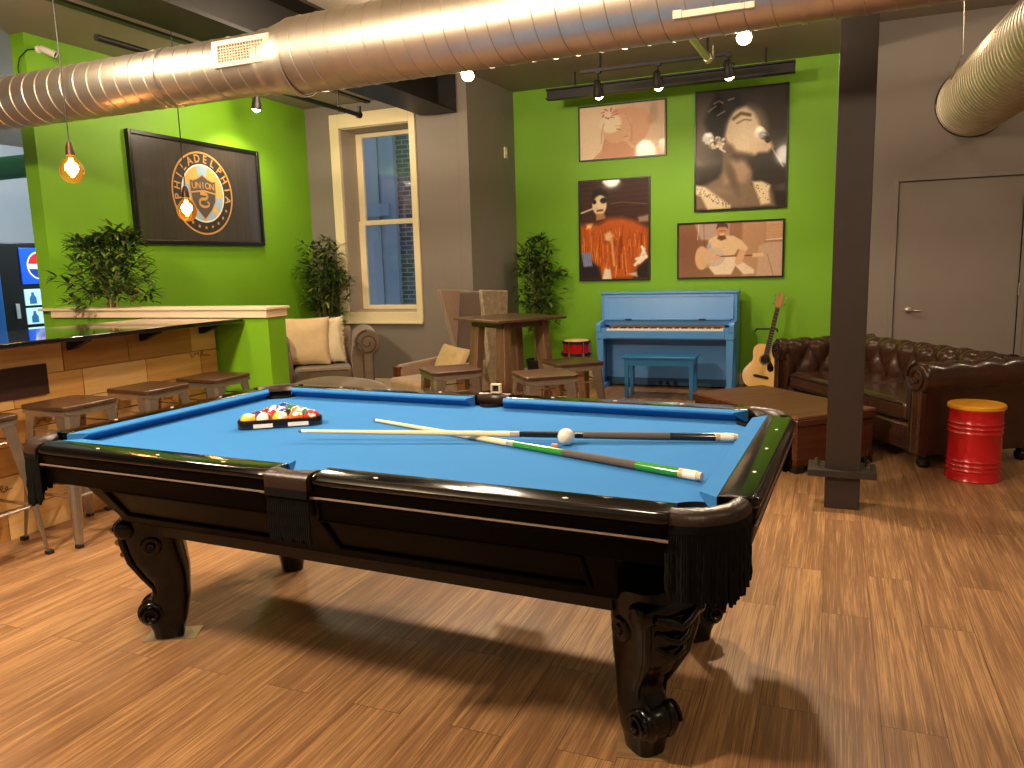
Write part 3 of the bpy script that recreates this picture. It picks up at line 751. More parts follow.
# triangle: front side runs from A to B, apex away from the viewer
A = Vector((-.748, -.142)); B = Vector((-.472, .062))
e1 = (B-A).normalized(); e2 = Vector((-e1.y, e1.x))
D = .0628
c0 = (A+B)/2 + e2*.036 + Vector((-.012, .0))
rows = [[('yellow', 0), ('maroon', 1), ('yellow', 1), ('orange', 0), ('red', 0)], [('purple', 0), ('red', 1), ('black', 0), ('green', 1)], [('maroon', 0), ('blue', 1), ('orange', 1)], [('purple', 1), ('green', 0)], [('blue', 0)]]
words = ['in the front row', 'in the second row', 'in the third row', 'in the fourth row', 'at the back tip']
for i, row in enumerate(rows):
    for j, (cc, st) in enumerate(row):
        p = c0 + e1*((j-(len(row)-1)/2)*D) + e2*(i*D*.866)
        rg = random.Random(i*7+j)
        ball(cc, st, p.x, p.y, (rg.uniform(-.5, .5), rg.uniform(.2, 1.2), rg.uniform(0, 6)), '%s %s ball %s of the racked triangle' % ('white striped' if st else 'solid', cc, words[i]), 'racked pool balls')
# rack frame
cen = c0+e2*(2*D*.866*2/3)
def tri(off):
    pts = []
    s = 4*D; h = s*.866
    for k, (px, py) in enumerate(((-s/2, 0), (s/2, 0), (0, h))):
        a = (-150, -30, 90)[k]; a0 = a-60
        for i in range(9):
            aa = R(a0+120*i/8); pts.append((px+off*math.cos(aa), py+off*math.sin(aa)))
    return [c0+e1*p[0]+e2*p[1] for p in pts]
ins, out_ = tri(.0328), tri(.0425)
b = MB(); n = len(ins); rs = []
for i in range(n):
    a, c = ins[i], out_[i]; z0, z1 = BED+.0005, BED+.037
    rs.append([t3(a.x, a.y, z0), t3(c.x, c.y, z0), t3(c.x, c.y, z1-.006), t3(c.x*.7+a.x*.3, c.y*.7+a.y*.3, z1), t3(a.x, a.y, z1)])
b.rings(rs, loop=True)
o = b.build('triangle_rack', mat('black rack plastic', '#15110f', .2, coat=.6), smooth=40); tag(o, 'black triangle rack holding fifteen balls on the blue cloth', 'ball rack')
b = MB()
for (ta, tb) in ((.12, .40), (.62, .92)):
    P0, P1 = A.lerp(B, ta), A.lerp(B, tb); q = -e2*.0032
    P0 = c0+e1*((ta-.5)*4.3*D)-e2*.0429; P1 = c0+e1*((tb-.5)*4.3*D)-e2*.0429
    b.add([t3(P0.x, P0.y, BED+.006), t3(P1.x, P1.y, BED+.006), t3(P1.x, P1.y, BED+.022), t3(P0.x, P0.y, BED+.022)], [(0, 1, 2, 3)])
split_build(b, 'white_stripe', PEARL, o)
o = MB().sphere((0, 0, 0), .0300, 32, 20).build('cue_ball', mat('cue ball ivory', '#e4dcd0', .1, coat=.6), loc=t3(.590, .032, BED+.0302), smooth=60); tag(o, 'white cue ball between the two crossed cues', 'pool ball')
o = MB().box((0, 0, .007), (.022, .022, .014)).build('chalk_cube', mat('salmon chalk', '#d58a78', .9), loc=t3(.566, -.018, BED), rot=(0, 0, .3), bevel=.002); tag(o, 'tiny salmon chalk piece in front of the cue ball', 'chalk')
b = MB(); b.bx(-.024, .024, -.012, .012, 0, .008); b.bx(-.024, .024, -.012, .012, .036, .044); b.bx(-.024, -.015, -.012, .012, .008, .036); b.bx(.015, .024, -.012, .012, .008, .036); 
o = b.build('chalk_holder', mat('tan wood chalk', '#cdb392', .6), loc=t3(.0, .70, HT+.004), rot=(0, 0, TR+.1), bevel=.002); tag(o, 'small tan square chalk holder on the far rail by the side pocket', 'chalk holder')
MB().bx(-.015, .015, .004, .010, .008, .036).build('chalk', mat('dark chalk', '#2a2624', .9), o)

# ------------------------------------------------------------------ bar counter
GRANITE = mat('dark granite', '#141110', .07, coat=.5, noise=.5, nscale=60)
bar = thing('bar_counter', 'bar faced with salvaged crate boards under a dark granite top', 'bar', (-4.17, 2.9, 0))
b = MB(); b.bx(-.62, .27, -1.7, 1.475, 1.080, 1.108); b.build('countertop', GRANITE, bar, bevel=.006)
PINES = [wood('pine %d' % i, d_, l_, 1, rough=.55, scale=.6) for i, (d_, l_) in enumerate((('#c48c48', '#e6b168'), ('#a8743a', '#d09850'), ('#d6a25c', '#f0c888'), ('#5a3016', '#80491f')))]
DARKREC = mat('dark stained recess', '#2a100a', .5)
b = MB(); rg = random.Random(11); z = 0.0; hts = [.17, .19, .16, .20, .17, .175]
for i, hgt in enumerate(hts):
    y = -1.7-rg.uniform(0, .3)
    while y < 1.475:
        ln = rg.uniform(.42, .62); y1 = min(y+ln, 1.475); y0 = max(y, -1.7)
        if y0 < 1.47 and y1 > y0:
            b.k = rg.choice([0, 0, 1, 2, 2, 1]); zz1 = min(z+hgt-.003, 1.079); off = rg.uniform(0, .006)
            if i == 4 and y0 < .14 and y1 > -.5:
                pass
            b.bx(-.02, off, y0+.003, y1-.003, z+.002, zz1)
        y = y1+.0
    z += hgt
b.k = 0; b.bx(-.10, -.02, -1.7, 1.475, 0, 1.08)
b.build('board_facing', PINES, bar, smooth=0)
b = MB(); b.bx(.0061, .014, -.62, .135, .775, .95); b.build('dark_panel', wood('dark crate', '#2a0f08', '#421a0e', 1, rough=.5), bar, bevel=.002)
b = MB()
for yy in (-.7, .30, .82, 1.34):
    b.prism([(.0, 1.08), (.17, 1.08), (.17, 1.065), (.03, 1.01), (0, 1.01)], yy-.02, yy+.02, 'xz')
split_build(b, 'bracket', BLACK, bar)
# printed crate marks: small scribbles burnt into the boards
b = MB(); rg = random.Random(4)
for (yc, zc, n) in ((1.30, .86, 5), (.55, .36, 6), (.10, .62, 5), (.95, .60, 6), (-.25, .30, 7)):
    pts = []
    for k in range(n*14):
        t = k/(n*14); a_ = t*n*2*PI; pts.append((.0075, yc-.09+.18*t+.013*math.cos(a_), zc+.018*math.sin(a_)*(.55+.45*math.sin(a_*.37+1))+.012*math.sin(t*4)))
    b.tube(pts, .0022, 4)
split_build(b, 'crate_mark', mat('burnt mark', '#6b4018', .7), bar)

# ------------------------------------------------------------------ metal stools
GUN = mat('gunmetal', '#aa9d8f', .27, metal=.85, noise=.15, nscale=12)
SEATW = wood('stool seat wood', '#2c1c11', '#553823', 0, rough=.4, coat=.2)
def make_stool(label, group, H=.755, s=.165):
    t = thing('metal_stool', label, 'stool', (0, 0, 0), 0, group)
    b = MB(); b.prism(rrect(2*s+.02, 2*s+.02, .035), H-.022, H, 'xy'); b.build('seat', SEATW, t, bevel=.004)
    b = MB(); ap = .034
    for k in range(4):
        b.M = Matrix.Rotation(PI/2*k, 4, 'Z')
        b.add([(-s*.98, -s*.98, H-.022), (s*.98, -s*.98, H-.022), (s*1.0, -s*1.0, H-.022-ap*.6), (s*.62, -s*1.01, H-.022-ap), (-s*.62, -s*1.01, H-.022-ap), (-s*1.0, -s*1.0, H-.022-ap*.6)], [(0, 1, 2, 3, 4, 5)])
        b.add([(-s*.96, -s*.96, H-.022), (s*.96, -s*.96, H-.022), (s*.98, -s*.98, H-.022-ap*.6), (s*.6, -s*.99, H-.022-ap), (-s*.6, -s*.99, H-.022-ap), (-s*.98, -s*.98, H-.022-ap*.6)], [(5, 4, 3, 2, 1, 0)])
    b.build('apron', GUN, t, smooth=20)
    for k in range(4):
        b = MB(); sx, sy = ((1, 1), (-1, 1), (-1, -1), (1, -1))[k]
        foot = s+.055; rs = []
        for (q, zz, wd) in ((s*.985, H-.024, .092), (s*1.02, H-.12, .074), (s+.03, H*.45, .05), (foot, .02, .03)):
            rs.append([(sx*q, sy*(q-wd), zz), (sx*(q-.012), sy*(q-.012), zz), (sx*(q-wd), sy*q, zz), (sx*(q-wd), sy*(q-.006), zz), (sx*(q-.018), sy*(q-.018), zz), (sx*(q-.006), sy*(q-wd), zz)])
        rs = [[Vector(p) for p in r_] for r_ in rs]
        # rounded outer corner
        rs2 = []
        for r_ in rs:
            q = r_[1]; rs2.append([r_[0], Vector((sx*(abs(q.x)+.010), sy*(abs(q.y)-.006), q.z)), Vector((sx*(abs(q.x)-.006), sy*(abs(q.y)+.010), q.z)), r_[2], r_[3], r_[4], r_[5]])
        b.rings(rs2); lg = b.build('leg', GUN, t, smooth=40)
        MB().box((sx*(foot-.010), sy*(foot-.010), .011), (.034, .034, .022)).build('rubber_foot', BLACK, lg, bevel=.004)
    for zz, q in ((.27, s+.030), (.62, s+.004)):
        b = MB()
        for k in range(4):
            b.M = Matrix.Rotation(PI/2*k, 4, 'Z')
            r_ = .009 if zz < .5 else .005
            b.tube([(-q+.012, -q+.010, zz), (q-.012, -q+.010, zz)], r_, 8)
        b.build('stretcher', GUN, t)
    return t
st0 = make_stool('metal stool with dark wood seat cut off by the frame edge at the bar', 'stools along the bar')
st_list = [(-3.975, 2.43, 0, None, None),
           (-3.90, 2.96, .02, 'metal stool with wood seat in front of the dark crate panel at the bar', 'stools along the bar'),
           (-3.90, 3.50, -.02, 'metal stool with wood seat at the bar, between the two others in full view', 'stools along the bar'),
           (-3.82, 3.96, .03, 'metal stool with wood seat beside the green half wall end', 'stools along the bar'),
           (-2.37, 4.60, R(45), 'metal stool in front of the wing chair, left of the tall wooden table', 'stools around the tall table'),
           (-1.67, 4.53, R(38), 'metal stool on the near right side of the tall wooden table', 'stools around the tall table'),
           (-1.68, 5.13, R(40), 'metal stool behind another, in front of the red conga drum', 'stools around the tall table')]
for i, (x_, y_, rz, lb, gr) in enumerate(st_list):
    t = st0 if i == 0 else dup(st0)
    t.location = (x_, y_, 0); t.rotation_euler = (0, 0, rz)
    if lb: t['label'] = lb; t['group'] = gr

# ------------------------------------------------------------------ tall wooden table
TALLW = wood('tall table wood', '#4b3322', '#85654a', 2, rough=.45, scale=.7); TOPW = wood('tall table top wood', '#3d2a1d', '#6b4f38', 0, rough=.3, coat=.4)
tt = thing('tall_table', 'tall square dark wood table with splayed plank legs', 'table', (-2.20, 5.25, 0), R(-33))
b = MB(); b.prism(rrect(.62, .62, .03), 1.036, 1.056); b.build('tabletop', TOPW, tt, bevel=.004)
b = MB(); 
for (dx, dy, sx_, sy_) in ((0, .19, .405, .025), (0, -.19, .405, .025), (.19, 0, .025, .355), (-.19, 0, .025, .355)): b.box((dx, dy, 1.012), (sx_, sy_, .046))
b.build('apron', TOPW, tt)
for k in range(4):
    sx, sy = ((1, 1), (-1, 1), (-1, -1), (1, -1))[k]
    b = MB(); rs = []
    for z, q, wd in ((0, .225, .12), (.5, .20, .115), (1.034, .165, .10)):
        c_ = Vector((sx*q, sy*q, z)); u = Vector((sx, -sy, 0)).normalized()*wd/2 if False else Vector((wd/2, 0, 0)); v = Vector((0, .03, 0))
        rs.append([c_-u-v, c_+u-v, c_+u+v, c_-u+v])
    b.rings(rs); b.build('leg', TALLW, tt, bevel=.004)
b = MB(); b.box((0, 0, .30), (.34, .06, .03)); b.build('stretcher', TALLW, tt)

# ------------------------------------------------------------------ vending cooler in the next room
vm = thing('vending_machine', 'black front drinks vending machine with a blue logo panel', 'vending machine', (-9.15, 6.85, 0))
VB = mat('vending black', '#0c0d12', .3)
b = MB(); b.bx(-.8, 0, -.62, .45, .05, 1.86); b.build('cabinet', VB, vm, bevel=.01)
b = MB(); b.bx(-.75, -.05, -.58, .4, 0, .05); b.build('base', BLACK, vm)
b = MB(); b.bx(.0, .02, -.36, .42, 1.36, 1.80); lp = b.build('logo_panel', mat('logo blue', '#1450c8', .3, emit='#1450c8', estr=.25), vm, bevel=.004)
def disc(cx, cy, r, x, n=40, a0=0, a1=360): return [(x, cx+r*math.cos(R(a0+(a1-a0)*i/n)), cy+r*math.sin(R(a0+(a1-a0)*i/n))) for i in range(n+(0 if a1-a0 == 360 else 1))]
cy_, cz_, rr_ = -.11, 1.585, .155
b = MB(); p = disc(cy_, cz_, rr_*1.12, .0215); b.add(p, [tuple(range(len(p)))]); b.build('logo_white', mat('logo white', '#f4f4f4', .4), lp, smooth=0)
b = MB(); p = disc(cy_, cz_, rr_, .0225, 30, 8, 172); b.add(p, [tuple(range(len(p)))]); b.build('logo_red', mat('logo red', '#d3182d', .4), lp, smooth=0)
b = MB(); p = disc(cy_, cz_, rr_, .0225, 30, 195, 345); b.add(p, [tuple(range(len(p)))]); b.build('logo_blue', mat('logo deep blue', '#0b3fae', .4), lp, smooth=0)
for i, z in enumerate((1.10, .87, .58)):
    b = MB(); b.bx(0, .015, -.35, .36, z, z+(.2 if i < 2 else .25)); q = b.build('product_window', mat('product window', '#a9d4ee', .25, emit='#9fd0f0', estr=.45), vm, bevel=.004)
    for k in range(4):
        b = MB(); yy = -.25+.16*k; h_ = .12
        b.prism([(yy-.045, z+.02), (yy+.045, z+.02), (yy+.045, z+.09), (yy+.018, z+.13), (yy+.018, z+.16), (yy-.018, z+.16), (yy-.018, z+.13), (yy-.045, z+.09)], .0152, .018, 'yz'); b.build('bottle_print', mat('bottle blue', '#2f6fb5', .4), q)
b = MB(); b.bx(.0, .02, -.48, -.43, .95, 1.13); b.build('coin_slot', mat('coin steel', '#c7ccd2', .3, metal=.7), vm, bevel=.004)
vm2 = thing('vending_machine', 'blue cabinet cut off by the frame edge left of the black machine', 'cabinet', (-8.55, 5.50, 0))
b = MB(); b.bx(-.5, 0, -.6, .33, .05, 1.55); b.build('cabinet', mat('cabinet blue', '#1c55a5', .35), vm2, bevel=.01)
b = MB(); b.bx(-.46, -.04, -.56, .3, 0, .05); b.build('base', BLACK, vm2)

# ------------------------------------------------------------------ plants
LEAF = [mat('bamboo leaf', '#3f5a23', .5), mat('bamboo leaf light', '#6f8034', .5), mat('bamboo leaf dark', '#26391a', .5)]
CANE = mat('bamboo cane', '#8d8748', .5)
def plant(name, loc, h0, h1, wid, label, seed, nst=9, leaves=620, pot=True, spread=.10, potr=.15, lowwide=0, bound=None):
    rg = random.Random(seed); t = thing(name, label, 'plant', loc)
    if pot:
        b = MB(); b.lathe([(0, 0), (potr*.75, 0), (potr, .26), (potr*1.06, .26), (potr*1.06, .29), (potr*.95, .29), (potr*.93, .24), (0, .24)]); b.build('pot', mat('dark pot', '#2b2621', .5), t)
    zb = .24 if pot else 0.0
    sb = MB(); lb = MB()
    stems = []
    for i in range(nst):
        a = rg.uniform(0, 2*PI); q = rg.uniform(.1, 1)*spread; x0, y0 = q*math.cos(a)*.6, q*math.sin(a)*.6
        lean = rg.uniform(.0, .6)*wid*.5; hh = h1*rg.uniform(.72, 1.0)
        pts = []
        for k in range(7):
            u = k/6; pts.append(Vector((x0+lean*math.cos(a)*u**1.6, y0+lean*math.sin(a)*u**1.6, zb+(hh-zb)*u)))
        sb.tube(pts, [.008-.005*k/6 for k in range(7)], 6); stems.append((pts, a))
    for i in range(leaves):
        pts, a = rg.choice(stems)
        u = rg.random()**.8; z = h0+(h1-h0)*u
        f = min(max((z-zb)/max(pts[-1].z-zb, .01), 0), 1)*6; k = min(int(f), 5); p = pts[k].lerp(pts[k+1], f-k)
        if z > pts[-1].z: p = pts[-1].copy()
        prof = (math.sin(PI*min(max((z-h0)/(h1-h0)*.88+.1, 0), 1)))**.6
        if lowwide: prof = prof*(1-lowwide*u)+lowwide*(1-u)
        br = rg.uniform(0, 2*PI); rad = wid*.5*prof*rg.uniform(.1, .85)
        base_ = Vector((p.x+rad*math.cos(br), p.y+rad*math.sin(br), max(p.z+rg.uniform(-.03, .05), .02)))
        if rg.random() < .12: sb.tube([p, p.lerp(base_, .5)+Vector((0, 0, .015)), base_], .002, 4)
        n = rg.choice((3, 4, 5))
        for q in range(n):
            ya = br+rg.uniform(-1.3, 1.3); pit = rg.uniform(-.5, .75); L = rg.uniform(.07, .14); wl = L*.125
            d = Vector((math.cos(ya)*math.cos(pit), math.sin(ya)*math.cos(pit), math.sin(pit))); s_ = d.cross(Vector((0, 0, 1))).normalized(); up = s_.cross(d)
            P = [base_, base_+d*L*.35+s_*wl+up*L*.04, base_+d*L*.35-s_*wl+up*L*.04, base_+d*L*.75+s_*wl*.6, base_+d*L*.75-s_*wl*.6, base_+d*L-up*L*.12, base_+d*L*.35+up*L*.01, base_+d*L*.75-up*L*.03]
            lb.k = rg.choice((0, 0, 1, 2, 0))
            if bound and any(not (bound[0] < loc[0]+q_.x < bound[1] and loc[1]+q_.y < bound[2]) for q_ in P): continue
            lb.add(P, [(0, 6, 1), (0, 2, 6), (1, 6, 7, 3), (6, 2, 4, 7), (3, 7, 5), (7, 4, 5)])
    sb.build('stem', CANE, t); f = lb.build('foliage', LEAF, t, smooth=0, normals=False)
    return t
plant('bamboo_plant', (-5.33, 4.50, 1.186), .02, .62, .60, 'bushy green bamboo plant standing on the cream capped half wall', 21, nst=8, leaves=430, pot=False, spread=.10, lowwide=.75, bound=(-5.86, 0, 99))
plant('potted_bamboo', (-5.53, 7.62, 0), .80, 1.78, .52, 'potted bamboo plant in the corner behind the gray sofa', 5, nst=9, leaves=430, bound=(-5.86, 0, 7.84))
plant('potted_bamboo', (-3.28, 8.72, 0), .62, 1.76, .50, 'potted bamboo plant in the corner by the green wall', 9, nst=9, leaves=430, bound=(-3.66, 0, 9.09))
o = bpy.data.objects.get('bamboo_plant')
MB().lathe([(0, 0), (.03, 0), (.035, .035), (.03, .035), (.028, .03), (0, .03)]).build('pot', mat('planter brown', '#6b5236', .7), o)

# ------------------------------------------------------------------ chesterfield sofas
def cf_profile(zs, H, r, out):
    """(outward, z, tuft weight) from the seat up the inner face, over the roll, down the outer face"""
    p = []
    zc = H-r
    for i in range(9):
        t = i/8; p.append((.02*t*t, zs+(zc-.02-zs)*t, 1.0))
    cx = r+.0
    for i in range(1, 16):
        a = R(175-i*(235/15)); p.append((cx+.02+(r)*math.cos(a), zc+r*math.sin(a), max(0, 1-i/9)))
    for i in range(1, 6):
        t = i/5; p.append((cx+.02+r*math.cos(R(-60))-.01*(t > 0), zc+r*math.sin(R(-60))-(zc-r*.87-.09)*t, 0))
    return p
def tufted(L, prof, du, amp, n_per=8, rows=3.2):
    """grid following prof, length L along x, y outward"""
    b = MB(); m = len(prof); nb = max(2, int(round(L/du))); NU = nb*n_per*2
    # arclength for tuft phase
    s = [0]
    for i in range(1, m): s.append(s[-1]+math.hypot(prof[i][0]-prof[i-1][0], prof[i][1]-prof[i-1][1]))
    Lt = next((s[i] for i in range(m) if prof[i][2] <= 0.02), s[-1])
    # resample profile
    NV = 44; P = []
    for k in range(NV+1):
        q = s[-1]*(k/NV); i = 0
        while i < m-2 and s[i+1] < q: i += 1
        t = (q-s[i])/max(s[i+1]-s[i], 1e-6); a, c = prof[i], prof[i+1]
        nx, nz = -(c[1]-a[1]), (c[0]-a[0]); ln = math.hypot(nx, nz) or 1
        P.append((a[0]+(c[0]-a[0])*t, a[1]+(c[1]-a[1])*t, a[2]+(c[2]-a[2])*t, nx/ln, nz/ln, q))
    def fn(u, v):
        y, z, wt, ny, nz, q = P[int(round(v*NV))]
        a = u*nb; c = q/Lt*rows
        d1, d2 = (a+c*.5) % 1.0, (a-c*.5) % 1.0
        hgt = (abs(math.sin(PI*d1))*abs(math.sin(PI*d2)))**.45
        off = amp*(hgt-.65)*wt
        if wt <= .02: off = 0
        else:
            pl = abs(math.sin(PI*a)); off += 0
        return (u*L-L/2, y+ny*off, z+nz*off)
    b.grid(fn, NU, NV)
    # end caps
    for u in (0, 1):
        vs = [fn(u, k/NV) for k in range(NV+1)]; b.add(vs, [tuple(range(NV+1))])
    return b
def chesterfield(name, label, loc, rz, Wd, Dp, H, mats, seats, r=.105, zs=.27, feet=True, amp=.06, du=.22):
    body, dark, footm, stud = mats
    t = thing(name, label, 'sofa', loc, rz)
    prof = cf_profile(zs, H, r, 0); th = .02+2*r
    # local: front at y=0 facing -y, back at y=Dp, centred on x
    o = tufted(Wd-2*th+.02, prof, du, amp).build('backrest', body, t, smooth=60); o.location = (0, Dp-th, 0)
    for s in (-1, 1):
        L = Dp-.04
        q = tufted(L, prof, du, amp).build('arm', body, t, smooth=60)
        q.rotation_euler = (0, 0, -PI/2 if s > 0 else PI/2)
        q.location = (s*(Wd/2-th), .04+L/2, 0)
        # front facing panel with scroll
        x0 = s*(Wd/2-th); cx = x0+s*(.02+r); zc = H-r
        b = MB()
        pan = [(cx-s*.055, .09), (cx+s*.045, .09), (cx+s*.05, zc-.3*r), (cx-s*.04, zc-.2*r)]
        b.prism(pan, .0, .045, 'xz'); b.lathe([(0, -.004), (r*.55, -.006), (r*.9, 0), (r*1.0, .015), (r*1.0, .05), (0, .05)], (cx, .0, zc), 30, 'y')
        fp = b.build('arm_front', body, q, smooth=40, bevel=.006)
        fp.matrix_parent_inverse = (Matrix.Translation(q.location) @ Euler(q.rotation_euler).to_matrix().to_4x4()).inverted()
        b = MB(); sp = []
        for i in range(46):
            f = i/45; a = PI*.5+f*3.6*PI; rr2 = r*(.94-.78*f); sp.append((cx+s*rr2*math.cos(a), -.008, zc+rr2*math.sin(a)))
        b.tube(sp, .008, 6)
        b.tube([(cx-s*.050, -.003, .10), (cx-s*.046, -.003, zc-.55*r), (cx-s*.075, -.004, zc-.1*r), (cx-s*r*.93, -.006, zc+.2*r)], .007, 6)
        g = b.build('piping', dark, q, smooth=50); g.matrix_parent_inverse = fp.matrix_parent_inverse.copy()
        if stud:
            b = MB()
            for i in range(26):
                z = .11+(zc-.8*r-.11)*i/25
                for xx in (cx-s*.030, cx+s*.032): b.sphere((xx, -.002, z), .0065, 8, 6, (1, .6, 1))
            g = b.build('nailhead_trim', stud, q); g.matrix_parent_inverse = fp.matrix_parent_inverse.copy()
    xi = Wd/2-th
    b = MB(); b.bx(-xi-.06, xi+.06, .03, Dp-.1, .09, .28); b.build('seat_base', body, t, bevel=.02)
    cw = (2*xi-.02)/seats
    for i in range(seats):
        x = -xi+.01+cw*(i+.5); yd = Dp-th-.02
        b = MB(); b.box((x, yd/2+.02, .355), (cw-.008, yd-.03, .15)); q = b.build('seat_cushion', body, t, smooth=80, bevel=.045, seg=4)
        b = MB()
        b.tube([(x-cw/2+.04, .03, .405), (x+cw/2-.04, .03, .405)], .006, 6); b.tube([(x-cw/2+.04, .03, .31), (x+cw/2-.04, .03, .31)], .006, 6); b.build('piping', dark, q)
    if feet:
        for sx in (-1, 1):
            for y in (.08, Dp-.10):
                b = MB(); b.lathe([(0, 0), (.03, 0), (.045, .02), (.045, .05), (.03, .065), (.04, .075), (.04, .095), (0, .095)], (sx*(Wd/2-.10), y, 0)); b.build('foot', footm, t)
    return t
BROWN = mat('brown leather', '#43291c', .26, coat=.25, noise=.22, nscale=7, bump=.12, bscale=90)
BROWND = mat('dark brown piping', '#22140d', .4)
BRASS = mat('antique brass', '#7d6233', .35, metal=1)
VELV = mat('taupe velvet', '#75624f', .75, sheen=.5, noise=.18, nscale=12, bump=.1, bscale=40)
VELVD = mat('taupe velvet dark', '#52443a', .8)
BLKWOOD = mat('black wood foot', '#15100c', .35)
# brown sofa: near arm front centre at about (.64,5.78), running away to the left
ang = math.atan2(.54, .84)          # back direction (.84,.54)
bd = Vector((math.cos(ang), math.sin(ang))); wdv = Vector((bd.y, -bd.x))     # local +x (sofa's right when seen from the front)
Wb, Db = 2.02, .94
near = Vector((.525, 5.72))          # front centre of near arm
ctr = near - wdv*(Wb/2-.115)
chesterfield('chesterfield_sofa', 'dark brown tufted leather chesterfield sofa in front of the gray door wall', (ctr.x, ctr.y, 0), math.atan2(wdv.y, wdv.x), Wb, Db, .715, (BROWN, BROWND, BLKWOOD, BRASS), 2)
# gray velvet sofa under the window
chesterfield('chesterfield_sofa', 'gray brown velvet tufted sofa with rolled arm under the window', (-4.81, 6.50, 0), R(36), 1.20, .76, .815, (VELV, VELVD, BLKWOOD, None), 1, r=.138, zs=.30, amp=.03, du=.15)
# ruffled ottoman in front of it
ot = thing('ottoman', 'low gray brown velvet ottoman in front of the velvet sofa', 'ottoman', (-4.0, 5.60, 0), R(-12)); ot.scale = (1, 1, 1.06)
b = MB(); b.grid(lambda u, v: (lambda a, k: ((.56*k)*math.copysign(abs(math.cos(a))**.6, math.cos(a)), (.33*k)*math.copysign(abs(math.sin(a))**.6, math.sin(a)), .32+.14*(1-(max(0, (k-.0)))**4)))(2*PI*u, v), 64, 16, cu=True); b.build('cushion', VELV, ot, smooth=80)
b = MB(); rs = []
for z, k in ((.10, .97), (.2, .985), (.32, 1.0)):
    rs.append([((.56*k+.006*math.sin(24*a))*math.copysign(abs(math.cos(a))**.6, math.cos(a)), (.33*k+.006*math.sin(24*a))*math.copysign(abs(math.sin(a))**.6, math.sin(a)), z) for a in np.linspace(0, 2*PI, 97)[:-1]])
b.rings(rs); b.build('base', VELV, ot, smooth=60)
for sx in (-1, 1):
    for sy in (-1, 1): MB().lathe([(0, 0), (.02, 0), (.03, .10), (0, .10)], (sx*.38, sy*.24, 0)).build('foot', BLKWOOD, ot)
def pillow(name, label, loc, rot, w_, h_, th, m, fuzz=0, cat='pillow', seed=1):
    rg = random.Random(seed); b = MB()
    def side(sg):
        def fn(u, v):
            x, y = (u-.5)*2, (v-.5)*2
            e = (1-abs(x)**2.6)*(1-abs(y)**2.6); pin = 1-.06*(abs(x*y))
            k = max(e, 0)**.42
            wr = .004*math.sin(5*x+2*y)*k+.003*math.sin(6*y-3*x)*k
            return (x*w_/2*(1-.05*(1-abs(y)**2))*1, y*h_/2*(1-.05*(1-abs(x)**2)), sg*(th/2*k+wr*.8))
        return fn
    b.grid(side(1), 26, 26); b.grid(side(-1), 26, 26)
    o = b.build(name, m, smooth=80, loc=loc, rot=rot)
    if fuzz:
        f = MB()
        for i in range(1500):
            u, v, s = rg.random(), rg.random(), rg.choice((1, -1))
            if rg.random() < .4: u = rg.choice((0.0, 1.0))
            p = Vector(side(s)(u, v)); d = Vector((p.x*.8+rg.uniform(-.1, .1), p.y*.8+rg.uniform(-.15, .05), p.z*2+rg.uniform(-.05, .05))).normalized()
            q = d.cross(Vector((rg.random(), rg.random(), rg.random()))).normalized()*.003
            L = rg.uniform(.02, .045); f.add([p-q, p+q, p+d*L+Vector((0, -.006, 0))], [(0, 1, 2)])
        f.build('fur', m, o, smooth=0, normals=False)
    return tag(o, label, cat)
PCREAM = mat('cream linen', '#d8bd92', .85, noise=.08, nscale=10, bump=.15, bscale=120)
PFUR = mat('pale fur', '#e6d6b4', .9)
pillow('throw_pillow', 'large cream square pillow on the velvet sofa', (-5.17, 6.69, .69), (R(72), 0, R(32)), .54, .52, .19, PCREAM, seed=2)
pillow('fur_pillow', 'pale furry pillow tucked behind the large cream pillow', (-5.07, 6.85, .68), (R(70), R(-4), R(30)), .46, .50, .15, PFUR, fuzz=1, seed=3)

# ------------------------------------------------------------------ wing chair
VC = mat('beige velvet', '#9a806c', .7, sheen=.6, noise=.12, nscale=9); VO = mat('mottled velvet', '#9c8b70', .75, sheen=.4, noise=.35, nscale=22)
REDW = wood('mahogany trim', '#4a1d10', '#7a3a20', 0, rough=.3)
wc = thing('wing_chair', 'tall winged armchair in beige velvet by the gray corner', 'armchair', (-3.37, 6.20, 0), math.atan2(-.605, .79)+R(9)); wc.scale = (.93, .93, .97)
# local: facing -y, centred, width along x
hw, dp = .36, .62
b = MB()
def slab(poly_yz, x0, x1, name, m, bev=.012, par=None):
    q = MB(); q.prism(poly_yz, x0, x1, 'yz'); return q.build(name, m, par or wc, bevel=bev, smooth=40)
b = MB(); b.prism([(dp*.72, .30), (dp*.98, .30), (dp*1.10, 1.225), (dp*.92, 1.225)], -hw+.05, hw-.05, 'yz'); b.build('backrest', mat('brown velvet', '#5a4840', .75, sheen=.5, noise=.1), wc, bevel=.015)
for s in (-1, 1):
    x0, x1 = (s*hw, s*(hw-.055))
    slab([(dp*.55, .44), (dp*.98, .05), (dp*1.12, 1.235), (.36, 1.255), (.42, .62)] if s > 0 else [(dp*.78, .44), (dp*.98, .30), (dp*1.12, 1.235), (.32, 1.255), (.50, .62)], min(x0, x1), max(x0, x1), 'wing', VO if s > 0 else VC)
    slab([(-.20, .30), (-.20, .555), (dp*.62, .60), (dp*.75, .30)], min(s*hw, s*(hw-.075)), max(s*hw, s*(hw-.075)), 'arm', VO if s > 0 else VC, .015)
b = MB(); b.box((0, .06, .375), (2*hw-.17, .82, .16)); b.build('seat_cushion', mat('tan velvet', '#a98c6a', .7, sheen=.6, noise=.12, nscale=9), wc, bevel=.04, seg=4, smooth=80)
b = MB(); b.box((0, .12, .25), (2*hw-.02, .86, .10)); b.build('seat_frame', REDW, wc, bevel=.008)
